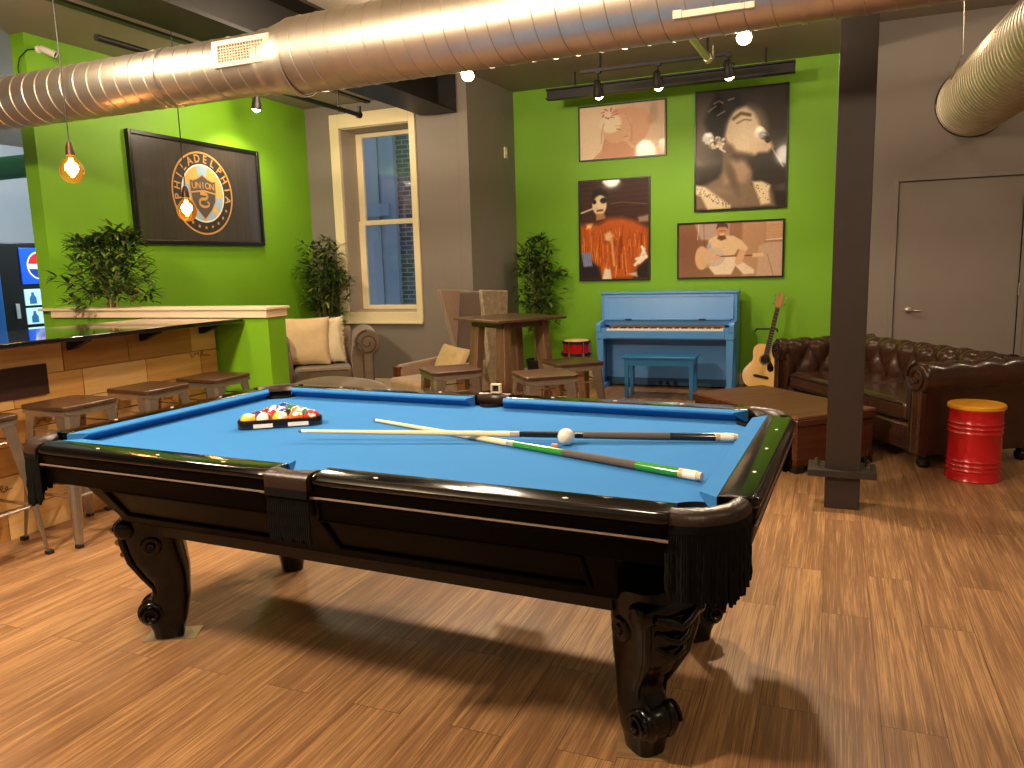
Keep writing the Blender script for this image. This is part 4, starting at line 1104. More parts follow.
b = MB(); b.bx(-hw-.01, -hw+.08, -.235, -.205, .26, .53); b.bx(-hw-.012, -hw+.085, -.24, -.19, .52, .54); b.bx(-hw, hw, -.33, -.30, .285, .31); b.build('arm_trim', REDW, wc, bevel=.004)
for sx in (-1, 1):
    for y in (-.24, .50): MB().lathe([(0, 0), (.018, 0), (.03, .2), (0, .2)], (sx*.30, y, 0)).build('leg', BLKWOOD, wc)
PW = mat('sand fur fabric', '#c3aa7c', .85, noise=.15, nscale=14)
M_ = Matrix.Translation((-3.37, 6.20, 0)) @ Matrix.Rotation(math.atan2(-.605, .79)+R(9), 4, 'Z')
pl = M_ @ Vector((.0, .22, .575))
pillow('lumbar_pillow', 'sand colored pillow lying in the wing chair', pl, (R(62), R(4), math.atan2(-.605, .79)+.15), .44, .26, .13, PW, seed=8)

# ------------------------------------------------------------------ piano and bench
PB = mat('blue piano paint', '#5797db', .32, coat=.25, noise=.03, nscale=5)
PBD = mat('blue bench paint', '#2d78b8', .3, coat=.2)
pn = thing('upright_piano', 'sky blue painted upright piano against the green wall', 'piano', (-1.715, 9.00, 0), R(.6))
# local: back at y=0, front toward -y, width 1.5
w2 = .755
b = MB(); b.bx(-w2+.03, w2-.03, -.25, -.02, .08, 1.045)
b.build('case', PB, pn)
b = MB()
for s in (-1, 1): b.bx(s*w2, s*(w2-.035), -.34, 0, .0, 1.06)
b.build('side_panel', PB, pn, bevel=.005)
b = MB(); b.bx(-w2-.008, w2+.008, -.352, 0.0, 1.06, 1.085); b.build('lid', PB, pn, bevel=.008)
b = MB(); b.prism([(-.335, 1.05), (-.315, 1.05), (-.345, .775), (-.365, .775)], -w2+.036, w2-.036, 'yz'); up = b.build('front_panel', PB, pn)
b = MB(); 
for s in (-1, 1): b.prism([(-.343, 1.045), (-.325, 1.045), (-.352, .79), (-.372, .79)], s*(w2-.036), s*(w2-.075), 'yz')
b.prism([(-.344, 1.055), (-.325, 1.055), (-.328, 1.03), (-.346, 1.03)], -w2+.036, w2-.036, 'yz'); b.build('panel_frame', PB, up)
# key bed, cheeks, fallboard
b = MB(); b.bx(-w2, w2, -.60, -.25, .575, .655); b.bx(-w2+.10, w2-.10, -.61, -.585, .585, .672); b.build('keybed', PB, pn, bevel=.006)
for s in (-1, 1):
    b = MB(); b.prism([(-.605, .65), (-.605, .735), (-.585, .76), (-.34, .775), (-.34, .65)], s*w2, s*(w2-.055), 'yz'); b.build('cheek', PB, pn, bevel=.006)
    b = MB(); b.bx(s*(w2-.056), s*(w2-.115), -.59, -.38, .655, .695); b.build('key_block', PB, pn, bevel=.004)
b = MB(); b.bx(-w2+.056, w2-.056, -.40, -.345, .715, .785); b.bx(-w2+.056, w2-.056, -.43, -.36, .772, .79); b.build('fallboard', PB, pn, bevel=.004)
b = MB(); b.bx(-w2+.118, w2-.118, -.43, -.40, .69, .714); b.build('felt_strip', mat('brown key felt', '#8a5a40', .8), pn)
KW = 2*(w2-.118); nk = 52
b = MB()
for i in range(nk): x = -KW/2+KW*i/nk; b.bx(x+.0006, x+KW/nk-.0006, -.583, -.40, .668, .690)
kb = b.build('white_keys', mat('ivory keys', '#f6ecd8', .3), pn)
b = MB()
for i in range(nk-1):
    if (i % 7) in (0, 2, 3, 5, 6): x = -KW/2+KW*(i+1)/nk; b.bx(x-.006, x+.006, -.53, -.43, .690, .702)
b.build('black_keys', BLACK, kb)
for x in (-.42, .40): MB().box((x, -.43, .783), (.075, .03, .016)).build('hinge', mat('dark hinge', '#3a342c', .4, metal=.6), pn, bevel=.003)
for s in (-1, 1):
    b = MB(); b.box((s*(w2-.045), -.555, .315), (.062, .062, .52), top=1.25); b.bx(s*w2, s*(w2-.09), -.60, -.25, .0, .06); b.build('leg', PB, pn, bevel=.006)
b = MB(); b.bx(-w2+.036, w2-.036, -.27, -.25, .10, .575); b.build('lower_panel', PB, pn)
b = MB(); b.bx(-w2+.036, w2-.036, -.285, -.25, .02, .10); b.build('plinth', mat('dark blue plinth', '#274d6e', .5), pn)
for k in (-1, 0, 1):
    b = MB(); b.tube([(k*.085-.0, -.27, .055), (k*.085, -.34, .06), (k*.085, -.37, .05)], [.012, .016, .014], 8); b.build('pedal', mat('pedal brass', '#4a3a24', .4, metal=.7), pn)
be = thing('piano_bench', 'darker blue wooden piano bench in front of the blue piano', 'bench', (-1.655, 8.05, 0), R(1.5))
b = MB(); b.box((0, 0, .437), (.76, .36, .025)); b.build('seat', PBD, be, bevel=.006)
b = MB(); b.bx(-.34, .34, -.155, -.135, .352, .4245); b.bx(-.34, .34, .135, .155, .352, .4245); b.bx(-.355, -.335, -.15, .15, .352, .4245); b.bx(.335, .355, -.15, .15, .352, .4245); b.build('apron', PBD, be)
for sx in (-1, 1):
    for sy in (-1, 1):
        b = MB(); b.box((sx*.335, sy*.135, .212), (.035, .035, .424), top=1.45); b.build('leg', PBD, be, bevel=.003)

# ------------------------------------------------------------------ guitar on its stand
SPRUCE = wood('spruce top', '#e9b45f', '#f6cf86', 2, rough=.25, coat=.6, contrast=.5)
GSIDE = mat('guitar side', '#8a4d22', .25, coat=.5)
gt = thing('acoustic_guitar', 'natural spruce cutaway acoustic guitar leaning upright by the green wall', 'guitar', (-.725, 8.62, .025), 0)
gt.rotation_euler = (R(-12), R(12.5), R(6))
# body outline in local x,z (front faces -y)
def body_pts():
    pts = []
    key = [(0, 0), (.10, .004), (.165, .045), (.195, .11), (.192, .175), (.160, .235), (.128, .29), (.128, .325), (.148, .37), (.155, .41), (.130, .43)]
    right = key+[(.098, .405), (.06, .425), (.04, .475)]
    left = [(0, 0), (-.10, .004), (-.165, .045), (-.195, .11), (-.192, .175), (-.160, .235), (-.128, .29), (-.128, .33), (-.142, .38), (-.138, .435), (-.105, .475), (-.05, .49), (0, .49)]
    def smooth(k):
        out = []; n = len(k)
        for i in range(n-1):
            p0, p1, p2, p3 = k[max(i-1, 0)], k[i], k[i+1], k[min(i+2, n-1)]
            for j in range(6):
                t = j/6
                out.append(tuple(.5*((2*p1[m])+(-p0[m]+p2[m])*t+(2*p0[m]-5*p1[m]+4*p2[m]-p3[m])*t*t+(-p0[m]+3*p1[m]-3*p2[m]+p3[m])*t**3) for m in (0, 1)))
        out.append(k[-1]); return out
    rgt = smooth(right+[(.02, .49)]); lft = smooth(left)
    return rgt+list(reversed(lft))[1:-1]
GP = body_pts()
b = MB(); b.prism(GP, -.045, .05, 'xz'); bd_ = b.build('body', GSIDE, gt, smooth=40)
b = MB(); b.prism([(x*.985, .003+z*.993) for x, z in GP], -.048, -.0451, 'xz'); b.build('soundboard', SPRUCE, bd_, smooth=0)
b = MB(); b.lathe([(0, -.0485), (.047, -.0485)], (0, 0, .325), 32, 'y', cap=False); b.build('sound_hole', mat('sound hole dark', '#120b06', .8), bd_)
b = MB(); b.tube([(.055*math.cos(a), -.049, .325+.055*math.sin(a)) for a in np.linspace(0, 2*PI, 41)[:-1]], .004, 6, loop=True); b.build('rosette', mat('rosette dark', '#5a3418', .4), bd_)
b = MB(); b.prism([(.045, .345), (.066, .315), (.105, .265), (.110, .225), (.075, .205), (.045, .225), (.035, .27)], -.0495, -.0482, 'xz'); b.build('pickguard', mat('pickguard brown', '#1c0d08', .15, coat=.5), bd_)
b = MB(); b.prism([(-.085, .135), (-.07, .122), (.07, .122), (.085, .135), (.07, .152), (-.07, .152)], -.058, -.048, 'xz'); b.build('bridge', mat('bridge wood', '#24120a', .4), bd_, bevel=.002)
b = MB(); b.box((0, -.058, .64), (.050, .022, .50), top=.86); b.build('neck', GSIDE, gt, bevel=.004)
b = MB(); b.box((0, -.071, .625), (.053, .006, .55), top=.83); fb = b.build('fretboard', mat('fretboard', '#2c1a12', .5), gt)
b = MB()
for i in range(19):
    z = .89-.53*(1-2**(-i/12))*1.5
    if z > .36: b.box((0, -.0745, z), (.048, .002, .003))
b.build('fret', mat('fret wire', '#b9b2a4', .3, metal=1), fb)
b = MB(); b.prism([(-.022, .893), (.022, .893), (.037, .92), (.033, 1.06), (.0, 1.05), (-.033, 1.06), (-.037, .92)], -.070, -.052, 'xz'); hd = b.build('headstock', wood('headstock', '#8d5f36', '#b58653', 2, rough=.3), gt, bevel=.003)
for s in (-1, 1):
    for k in range(3):
        z = .935+.042*k; b = MB(); b.cyl((s*.034, -.06, z), (s*.052, -.06, z), .004, n=8).sphere((s*.058, -.06, z), .010, 10, 6, (1, .6, .8)); b.build('tuning_peg', CHROME, hd)
b = MB()
for i in range(6):
    x = (i-2.5)*.0085; b.tube([(x*1.1, -.060, .138), (x*.8, -.0785, .9)], .0007, 4)
b.build('strings', CHROME, gt)
gs = thing('guitar_stand', 'black stand holding the acoustic guitar', 'guitar stand', (-.70, 8.72, 0), 0)
b = MB(); b.tube([(.02, .10, .02), (.03, .02, .35), (.095, .0, .66)], .012, 8); b.build('post', BLACK, gs)
b = MB(); b.tube([(-.06, -.10, .655), (-.055, .0, .67), (.09, .0, .67), (.16, -.02, .67), (.165, -.1, .655)], .010, 8); b.build('yoke', BLACK, gs)
for k, (dx, dy) in enumerate(((-.2, -.02), (.24, -.02), (.02, .28))):
    MB().tube([(.02, .08, .22), (dx, dy, .012)], .010, 8).build('leg', BLACK, gs)
b = MB(); b.tube([(-.14, -.22, .06), (-.14, -.04, .045), (.10, -.02, .045), (.10, -.22, .06)], .010, 8); b.build('cradle', BLACK, gs)

# ------------------------------------------------------------------ conga drum
CR = mat('red lacquer', '#a80f16', .12, coat=1.0)
cg = thing('conga_drum', 'red conga drum with pale head left of the blue piano', 'drum', (-2.64, 8.22, 0))
cg.scale = (.92, .92, .955)
b = MB(); b.lathe([(0, 0), (.095, 0), (.10, .02), (.125, .15), (.158, .32), (.168, .42), (.160, .54), (.155, .575), (0, .575)]); b.build('shell', CR, cg)
b = MB(); b.lathe([(0, .612), (.12, .612), (.152, .606), (.160, .595), (.160, .585), (0, .585)]); b.build('drum_head', mat('drum skin', '#d8b784', .6), cg)
b = MB(); b.lathe([(.158, .57), (.170, .572), (.172, .595), (.164, .602), (.158, .60)], cap=False); b.lathe([(.166, .425), (.172, .43), (.172, .46), (.166, .465)], cap=False); b.build('rim', BLACK, cg)
for k in range(6):
    a = 2*PI*k/6+.3; c_, s_ = math.cos(a), math.sin(a)
    b = MB(); b.cyl((.176*c_, .176*s_, .45), (.172*c_, .172*s_, .59), .006, n=8); b.box((.174*c_, .174*s_, .445), (.022, .022, .045)); b.build('lug', CHROME, cg)

# ------------------------------------------------------------------ trunk and barrel
TRW = wood('trunk wood', '#3a1c0f', '#5c3019', 0, rough=.35, coat=.3); TRT = wood('lit trunk top wood', '#5a3720', '#8a5c38', 0, rough=.5, coat=0)  # lid top lightened: the light falling on it is in its colour
ax = Vector((.457, .44, 0)); rz = math.atan2(.44, .457)
tk = thing('storage_trunk', 'dark wooden trunk coffee table between the column and the pool table', 'trunk', (-.355, 5.965, 0), rz)
# local x along the near face
Lx, Ly = .66, 1.16
b = MB(); b.bx(-Lx/2, Lx/2, -Ly/2, Ly/2, .045, .32); b.build('body', TRW, tk, bevel=.006)
b = MB(); b.bx(-Lx/2-.012, Lx/2+.012, -Ly/2-.012, Ly/2+.012, .32, .367); b.build('lid', TRW, tk, bevel=.008)
b = MB(); b.bx(-Lx/2-.012, Lx/2+.012, -Ly/2-.012, Ly/2+.012, .3675, .390); b.build('lid_top', TRT, tk, bevel=.006)
for sx in (-1, 1):
    for sy in (-1, 1):
        b = MB(); b.box((sx*(Lx/2-.03), sy*(Ly/2-.03), .0225), (.07, .07, .045)); b.build('foot', BLKWOOD, tk, bevel=.004)
        b = MB(); b.box((sx*(Lx/2-.02), sy*(Ly/2-.02), .075), (.052, .052, .05)); b.build('corner_guard', mat('aged copper', '#6a4126', .4, metal=.8), tk, bevel=.003)
b = MB(); b.box((.0, -Ly/2-.006, .20), (.09, .012, .05)); b.tube([(-.05, -Ly/2-.015, .215), (-.05, -Ly/2-.03, .18), (.05, -Ly/2-.03, .18), (.05, -Ly/2-.015, .215)], .006, 6); b.build('handle', MATS['aged copper'], tk)
b = MB(); b.box((-Lx/2-.005, .0, .30), (.012, .05, .08)); b.build('latch', MATS['aged copper'], tk)
RED = mat('red enamel', '#b8141a', .22, coat=.4, noise=.04)
bl = thing('barrel_stool', 'red metal barrel stool with a yellow seat in front of the leather sofa', 'stool', (.862, 5.555, 0))
b = MB(); prof = [(0, 0), (.158, 0), (.162, .008), (.158, .016)]
for z in (.07, .10, .13): prof += [(.152, z-.010), (.158, z), (.152, z+.010)]
for z in (.31, .34, .37): prof += [(.152, z-.010), (.158, z), (.152, z+.010)]
prof += [(.152, .44), (.156, .448), (.156, .456), (0, .456)]
b.lathe(prof, n=40); b.build('drum', RED, bl)
b = MB(); b.lathe([(0, .456), (.157, .456), (.164, .462), (.164, .478), (.157, .486), (0, .488)], n=40); b.build('seat', mat('yellow seat', '#dd9a22', .4, noise=.05), bl)

# ------------------------------------------------------------------ printed pictures
class Paint:
    def __init__(s, w_, h_, bg):
        s.w, s.h = w_, h_; y, x = np.mgrid[0:h_, 0:w_]; s.x = (x+.5)/w_; s.y = 1-(y+.5)/h_      # x right, y up, 0..1
        s.asp = w_/h_; s.img = np.zeros((h_, w_, 3)); s.img[:] = s.c(bg)
    @staticmethod
    def c(h_): h_ = h_.lstrip('#'); return np.array([int(h_[i:i+2], 16) for i in (0, 2, 4)])/255.0
    def mix(s, m, col, a=1.0):
        m = np.clip(m, 0, 1)[..., None]*a; s.img = s.img*(1-m)+s.c(col)*m; return s
    def ell(s, cx, cy, rx, ry, col, soft=.15, rot=0, a=1.0):
        dx, dy = (s.x-cx)*s.asp, (s.y-cy); c_, s_ = math.cos(R(rot)), math.sin(R(rot))
        u, v = (dx*c_+dy*s_)/(rx*s.asp), (-dx*s_+dy*c_)/ry; d = np.sqrt(u*u+v*v)
        return s.mix((1+soft-d)/(2*soft) if soft > 0 else d < 1, col, a)
    def poly(s, pts, col, soft=.008, a=1.0):
        n = len(pts); ins = np.zeros_like(s.x, bool); dist = np.full_like(s.x, 9.0)
        for i in range(n):
            (x0, y0), (x1, y1) = pts[i], pts[(i+1) % n]
            cr = ((y0 > s.y) != (y1 > s.y)) & (s.x < (x1-x0)*(s.y-y0)/((y1-y0) or 1e-9)+x0); ins ^= cr
            px, py, ex, ey = (s.x-x0)*s.asp, s.y-y0, (x1-x0)*s.asp, y1-y0
            t = np.clip((px*ex+py*ey)/(ex*ex+ey*ey+1e-12), 0, 1); dist = np.minimum(dist, np.hypot(px-t*ex, py-t*ey))
        sd = np.where(ins, dist, -dist); return s.mix(.5+sd/(2*soft), col, a)
    def line(s, pts, wd, col, soft=.004, a=1.0):
        dist = np.full_like(s.x, 9.0)
        for (x0, y0), (x1, y1) in zip(pts[:-1], pts[1:]):
            px, py, ex, ey = (s.x-x0)*s.asp, s.y-y0, (x1-x0)*s.asp, y1-y0
            t = np.clip((px*ex+py*ey)/(ex*ex+ey*ey+1e-12), 0, 1); dist = np.minimum(dist, np.hypot(px-t*ex, py-t*ey))
        return s.mix(.5+(wd-dist)/(2*soft), col, a)
    def noise(s, amp, seed=0, blur=1):
        rg = np.random.RandomState(seed); n = rg.randn(s.h, s.w)
        for _ in range(blur): n = (n+np.roll(n, 1, 0)+np.roll(n, -1, 0)+np.roll(n, 1, 1)+np.roll(n, -1, 1))/5*1.6
        s.img = np.clip(s.img*(1+amp*n[..., None]), 0, 1); return s
    def mesh(s, name, W, H, m, parent, y):
        """flat print of size W x H facing -y, centred on the parent"""
        h_, w_ = s.h, s.w
        gx, gz = np.meshgrid(np.linspace(-W/2, W/2, w_+1), np.linspace(H/2, -H/2, h_+1))
        vs = np.stack([gx, np.full_like(gx, y), gz], -1).reshape(-1, 3)
        i, j = np.mgrid[0:h_, 0:w_]; a = i*(w_+1)+j
        fs = np.stack([a+w_+1, a+w_+2, a+1, a], -1).reshape(-1, 4)
        me = bpy.data.meshes.new(name); me.from_pydata(vs.tolist(), [], fs.tolist())
        at = me.color_attributes.new('print', 'FLOAT_COLOR', 'CORNER')
        c_ = s.img.reshape(-1, 3); c_ = np.where(c_ <= .04045, c_/12.92, ((c_+.055)/1.055)**2.4)
        c4 = np.concatenate([c_, np.ones((len(c_), 1))], 1).repeat(4, axis=0).astype(np.float32)
        at.data.foreach_set('color', c4.ravel()); me.materials.append(m)
        o = bpy.data.objects.new(name, me); COL.objects.link(o); o.parent = parent; return o
PRINT = vcol_mat('glazed print', .4, coat=.3)
FRAMEB = mat('black picture frame', '#0e0c0a', .3)
def framed(name, label, x0, x1, z0, z1, P, group=None, y=YG, fw=.016):
    W, H = x1-x0, z1-z0
    t = thing(name, label, 'poster', ((x0+x1)/2, y, (z0+z1)/2), 0, None)
    b = MB(); d = -.030
    b.bx(-W/2, -W/2+fw, d, 0, -H/2, H/2); b.bx(W/2-fw, W/2, d, 0, -H/2, H/2); b.bx(-W/2+fw, W/2-fw, d, 0, -H/2, -H/2+fw); b.bx(-W/2+fw, W/2-fw, d, 0, H/2-fw, H/2)
    b.bx(-W/2+fw, W/2-fw, -.012, -.002, -H/2+fw, H/2-fw)
    b.build('frame', FRAMEB, t)
    P.mesh('print', W-2*fw+.002, H-2*fw+.002, PRINT, t, -.016)
    return t
# A: pale portrait, head turned, arm raised over it
p = Paint(168, 104, '#e2c6a8')
p.ell(.25, .5, .5, .7, '#ecd4b6', .6).ell(.95, .9, .35, .4, '#d3b49b', .7)
p.poly([(.16, 0), (.26, .12), (.29, .30), (.30, .45), (.55, .30), (.62, .18), (.80, .08), (.85, 0)], '#d09a78', .02)
p.poly([(.56, .30), (.60, .48), (.60, .70), (.52, .80), (.38, .83), (.42, .93), (.60, .95), (.78, .85), (.86, .62), (.78, .35), (.66, .16)], '#d9a684', .03)
p.line([(.62, .30), (.615, .55), (.57, .72), (.46, .79)], .012, '#c9896a', .02, .8)
p.ell(.43, .55, .155, .27, '#deae8a', .06, -8)
p.ell(.37, .66, .13, .18, '#f2e2c2', .15)
p.poly([(.585, .55), (.60, .50), (.575, .47), (.59, .42), (.55, .33), (.50, .32), (.5, .56)], '#deae8a', .012)
p.line([(.26, .30), (.265, .5), (.29, .66)], .010, '#c47a62', .012, .7).line([(.16, 0), (.27, .16), (.30, .36)], .008, '#b9765c', .012, .8)
p.line([(.44, .545), (.49, .53)], .008, '#a3624d').line([(.43, .60), (.50, .60)], .005, '#b98a6a').line([(.53, .385), (.575, .395)], .007, '#c06a60').line([(.575, .50), (.592, .455)], .004, '#c98f72')
for k in range(14):
    a = k*.8; p.line([(.34+.05*math.cos(a), .84+.07*math.sin(a)), (.36+.10*math.cos(a+.5), .85+.10*math.sin(a+.5))], .009, ('#c45f74', '#a63f58', '#d98a94')[k % 3], .008, .8)
for k in range(9): p.line([(.64+.035*k, .95), (.70+.02*k, .70+.02*(k % 3))], .004, '#cf9f8a', .01, .6)
p.line([(.60, .06), (.78, .13), (.92, .20)], .006, '#d98f7c', .02, .6)
p.noise(.012, 1)
framed('framed_poster', 'framed pale portrait poster of a person with an arm over the head', -2.848, -1.811, 2.614, 3.238, p)
# B: dark stage shot, fringed orange jacket
p = Paint(120, 170, '#3a2119')
for k in range(24): p.line([(0, .98-.025*k), (1, 1.0-.025*k)], .004, ('#4a2c20', '#2b1710')[k % 2], .006, .5)
p.poly([(0, .56), (.30, .57), (.42, .62), (.62, .62), (.80, .58), (1, .50), (1, 0), (0, 0)], '#b9571a', .03)
rg = random.Random(2)
for k in range(150):
    x = rg.uniform(.02, .98); y = rg.uniform(.12, .56); L = rg.uniform(.05, .18)
    p.line([(x, y), (x+rg.uniform(-.03, .03), y-L)], .0035, rg.choice(('#e8832c', '#8a3a0f', '#d46a1c', '#6d2c0c', '#f0a050')), .004, .75)
p.poly([(0, .0), (.32, 0), (.28, .12), (.14, .22), (0, .28)], '#1c1520', .02).poly([(.02, .28), (.16, .27), (.17, .14), (.05, .13)], '#6b7396', .01).poly([(.78, .0), (1, 0), (1, .22), (.84, .12)], '#20140f', .02)
for k in range(5): p.line([(.02+.03*k, .28), (.05+.03*k, .14)], .004, '#9aa2c2', .004, .8)
p.poly([(.36, .46), (.44, .49), (.49, .44), (.44, .39), (.37, .40)], '#d9b48c', .012)
p.line([(.46, .40), (.5, .14)], .010, '#e8c49a', .01, .7).line([(.60, .42), (.57, .12)], .012, '#7a3412', .012, .7)
p.ell(.29, .76, .105, .105, '#e3c9a4', .10)
p.poly([(.17, .82), (.2, .90), (.30, .93), (.40, .90), (.41, .84), (.36, .85), (.30, .86), (.24, .84), (.20, .80)], '#160c09', .012)
p.ell(.35, .80, .05, .028, '#1b0f0c', .2).ell(.215, .79, .03, .022, '#1b0f0c', .2)
p.line([(.02, .685), (.20, .725)], .007, '#e7dccb', .005).ell(.215, .73, .03, .02, '#d6cbbb', .2)
p.line([(.26, .70), (.33, .705)], .010, '#6b3428', .006).poly([(.24, .67), (.36, .67), (.38, .62), (.24, .60)], '#a87850', .01)
p.poly([(.84, .62), (1, .64), (1, .57), (.86, .57)], '#b9a48c', .012, .7)
for pts in ([(.80, .14), (.88, .20), (.93, .30)], [(.86, .16), (.96, .22)], [(.82, .20), (.93, .22)], [(.90, .32), (.96, .22)]): p.line(pts, .014, '#eadfce', .008)
p.poly([(.32, .0), (.46, 0), (.44, .10), (.36, .11)], '#e6d5c3', .01).poly([(.70, .05), (.84, .02), (.82, .07)], '#cdb9a4', .01)
p.line([(.45, .765), (.60, .775), (.98, .745)], .004, '#8d6a52', .004, .7)
p.noise(.03, 2)
framed('framed_poster', 'framed dark stage poster of a singer in an orange fringed jacket', -2.861, -1.995, 1.210, 2.397, p)
# C: monochrome singer with head thrown back
p = Paint(140, 182, '#1b1613')
p.ell(.75, .66, .5, .3, '#3a322b', .9).ell(.05, .62, .22, .22, '#6f6254', .95).ell(.8, .25, .4, .3, '#2c2520', .8)
p.poly([(0, .20), (.12, .22), (.26, .27), (.30, .33), (.32, .42), (.36, .50), (.46, .42), (.60, .34), (.64, .28), (.64, .20), (.80, .20), (.86, .12), (.9, 0), (0, 0)], '#7a6653', .02)
p.poly([(.30, .56), (.33, .44), (.34, .32), (.32, .22), (.56, .22), (.62, .31), (.56, .40), (.48, .50)], '#a58a70', .03)
p.ell(.40, .30, .05, .16, '#4c3d31', .5, 20, .7)
p.poly([(.32, .62), (.36, .76), (.44, .84), (.56, .85), (.64, .80), (.68, .74), (.72, .66), (.76, .64), (.80, .60), (.86, .50), (.80, .46), (.70, .46), (.66, .44), (.58, .45), (.50, .47), (.40, .50)], '#dcc3a2', .018)
p.ell(.56, .66, .16, .14, '#f3e2c6', .7, 0, .9)
p.poly([(.40, .50), (.50, .47), (.62, .45), (.60, .42), (.46, .40), (.36, .44)], '#4b3b2f', .03)
p.ell(.37, .50, .06, .05, '#6b5544', .5)
p.line([(.42, .76), (.50, .80), (.60, .78)], .012, '#4e3e31', .01, .85).line([(.46, .72), (.54, .745), (.61, .735)], .006, '#7a6350', .006, .8)
p.poly([(.30, .60), (.33, .72), (.40, .82), (.52, .88), (.46, .96), (.30, .97), (.16, .90), (.10, .76), (.16, .62), (.24, .56)], '#0b0908', .03)
for pts in ([(.20, .90), (.26, .92), (.30, .90)], [(.24, .80), (.32, .83)], [(.14, .84), (.22, .88)], [(.36, .92), (.42, .93)]): p.line(pts, .006, '#a89c8c', .006, .8)
rg = random.Random(8)
for k in range(26):
    a = rg.uniform(0, 6.3); q = rg.uniform(0, 1)**.5; p.ell(.24+.095*q*math.cos(a), .565+.045*q*math.sin(a), .022, .013, rg.choice(('#e8dcc8', '#8d8070', '#c9bca6')), .3, rg.uniform(0, 180))
for k in range(6): p.ell(.27+.012*k, .52-.006*k, .010, .009, '#d9cdb9', .3)
p.ell(.75, .60, .055, .032, '#4a4038', .2, -25).ell(.80, .565, .035, .03, '#2a231e', .2).line([(.74, .61), (.78, .60)], .004, '#a89a88', .004)
p.line([(.84, .50), (.90, .42), (.97, .33)], .006, '#a99b88', .005)
p.poly([(0, .22), (.10, .20), (.24, .12), (.40, .03), (.40, 0), (.14, 0), (.06, .12), (0, .14)], '#d9c6a4', .012).poly([(.64, .22), (.74, .22), (.84, .18), (.82, .13), (.84, .03), (.74, .02)], '#dccaa8', .012)
for k in range(60):
    x, y = rg.uniform(.02, .38), 0; x0 = x; y = .20-.42*x0+rg.uniform(-.05, .02); p.ell(x, y, .006, .006, '#7d6c55', .3)
for k in range(26): p.ell(rg.uniform(.68, .82), rg.uniform(.05, .20), .006, .006, '#7d6c55', .3)
p.noise(.02, 3)
framed('framed_poster', 'large framed monochrome poster of a singer with head tilted back', -1.492, -.503, 1.965, 3.262, p)
# D: sepia porch scene, seated guitarist
p = Paint(170, 96, '#9a7055')
p.ell(.1, .5, .25, .8, '#83583f', .7).poly([(.16, 1), (.5, 1), (.5, .66), (.22, .70)], '#b59a8c', .02).poly([(.62, 0), (.62, 1), (.84, 1), (.84, 0)], '#b98f6c', .03).poly([(.76, .0), (.78, .55), (.86, .62), (1, .62), (1, 0)], '#c7a58c', .02).poly([(.84, .65), (1, .66), (1, 1), (.84, 1)], '#c9a079', .02)
for k in range(6): p.line([(.84, .92-.06*k), (1, .925-.06*k)], .004, '#b08660', .005, .6)
p.line([(.2, 1), (.19, .7)], .006, '#d8c8bc').line([(.25, 1), (.26, .2)], .004, '#5c4234').line([(.85, .66), (1, .67)], .010, '#e3d3c0').line([(.86, .40), (.92, .0)], .006, '#8f7a72')
p.poly([(.30, .70), (.36, .76), (.44, .77), (.54, .75), (.62, .66), (.68, .52), (.66, .46), (.58, .50), (.55, .40), (.36, .36), (.28, .48)], '#e0c096', .012)
p.poly([(.34, .36), (.55, .38), (.62, .28), (.74, .12), (.74, .05), (.64, .04), (.56, .20), (.52, .04), (.36, .04), (.30, .18)], '#e6d0b4', .012)
p.poly([(.28, .60), (.32, .64), (.34, .36), (.36, .20), (.30, .22)], '#a8a4b4', .012)
p.ell(.23, .36, .065, .22, '#d9ad80', .06).ell(.36, .37, .10, .17, '#cdb6a4', .08).ell(.385, .37, .022, .04, '#2b1a12', .15).poly([(.24, .56), (.36, .52), (.36, .22), (.25, .16)], '#d3ab84', .02, .7)
p.line([(.42, .38), (.72, .385)], .012, '#7a4b30', .006).poly([(.72, .42), (.82, .43), (.83, .36), (.72, .35)], '#e2bd90', .008)
p.poly([(.60, .50), (.66, .46), (.62, .24), (.57, .20), (.55, .28)], '#d9a882', .012).ell(.38, .36, .03, .05, '#d9a882', .2)
p.ell(.425, .86, .052, .12, '#c98e68', .08).poly([(.37, .88), (.38, .98), (.43, 1.0), (.48, .97), (.485, .88), (.46, .92), (.40, .92)], '#5a3c2c', .012).line([(.40, .85), (.455, .85)], .006, '#4a2c20').line([(.41, .79), (.45, .79)], .008, '#e8d8c8')
p.poly([(.39, .76), (.46, .76), (.47, .70), (.42, .67), (.38, .71)], '#6b4634', .012)
p.noise(.018, 4)
framed('framed_poster', 'framed sepia poster of a seated person playing guitar, above the piano', -1.680, -.516, 1.213, 1.846, p)

# ------------------------------------------------------------------ framed team crest on the green wall
def text_mesh(ch, size, bold=.0):
    cu = bpy.data.curves.new('t', 'FONT'); cu.body = ch; cu.size = size; cu.align_x = 'CENTER'; cu.align_y = 'CENTER'; cu.offset = bold; cu.resolution_u = 3
    ob = bpy.data.objects.new('t', cu); COL.objects.link(ob); dg = bpy.context.evaluated_depsgraph_get(); me = bpy.data.meshes.new_from_object(ob.evaluated_get(dg))
    v = [tuple(q.co) for q in me.vertices]; f = [tuple(q.vertices) for q in me.polygons]
    bpy.data.objects.remove(ob); bpy.data.curves.remove(cu); bpy.data.meshes.remove(me)
    return v, f
fy0, fy1, fz0, fz1 = 5.276, 6.985, 1.716, 2.722
cw_, chh = fy1-fy0, fz1-fz0
cf = thing('framed_crest', 'black framed banner with a round team crest on the green wall', 'framed banner', (XL, (fy0+fy1)/2, (fz0+fz1)/2), PI/2)
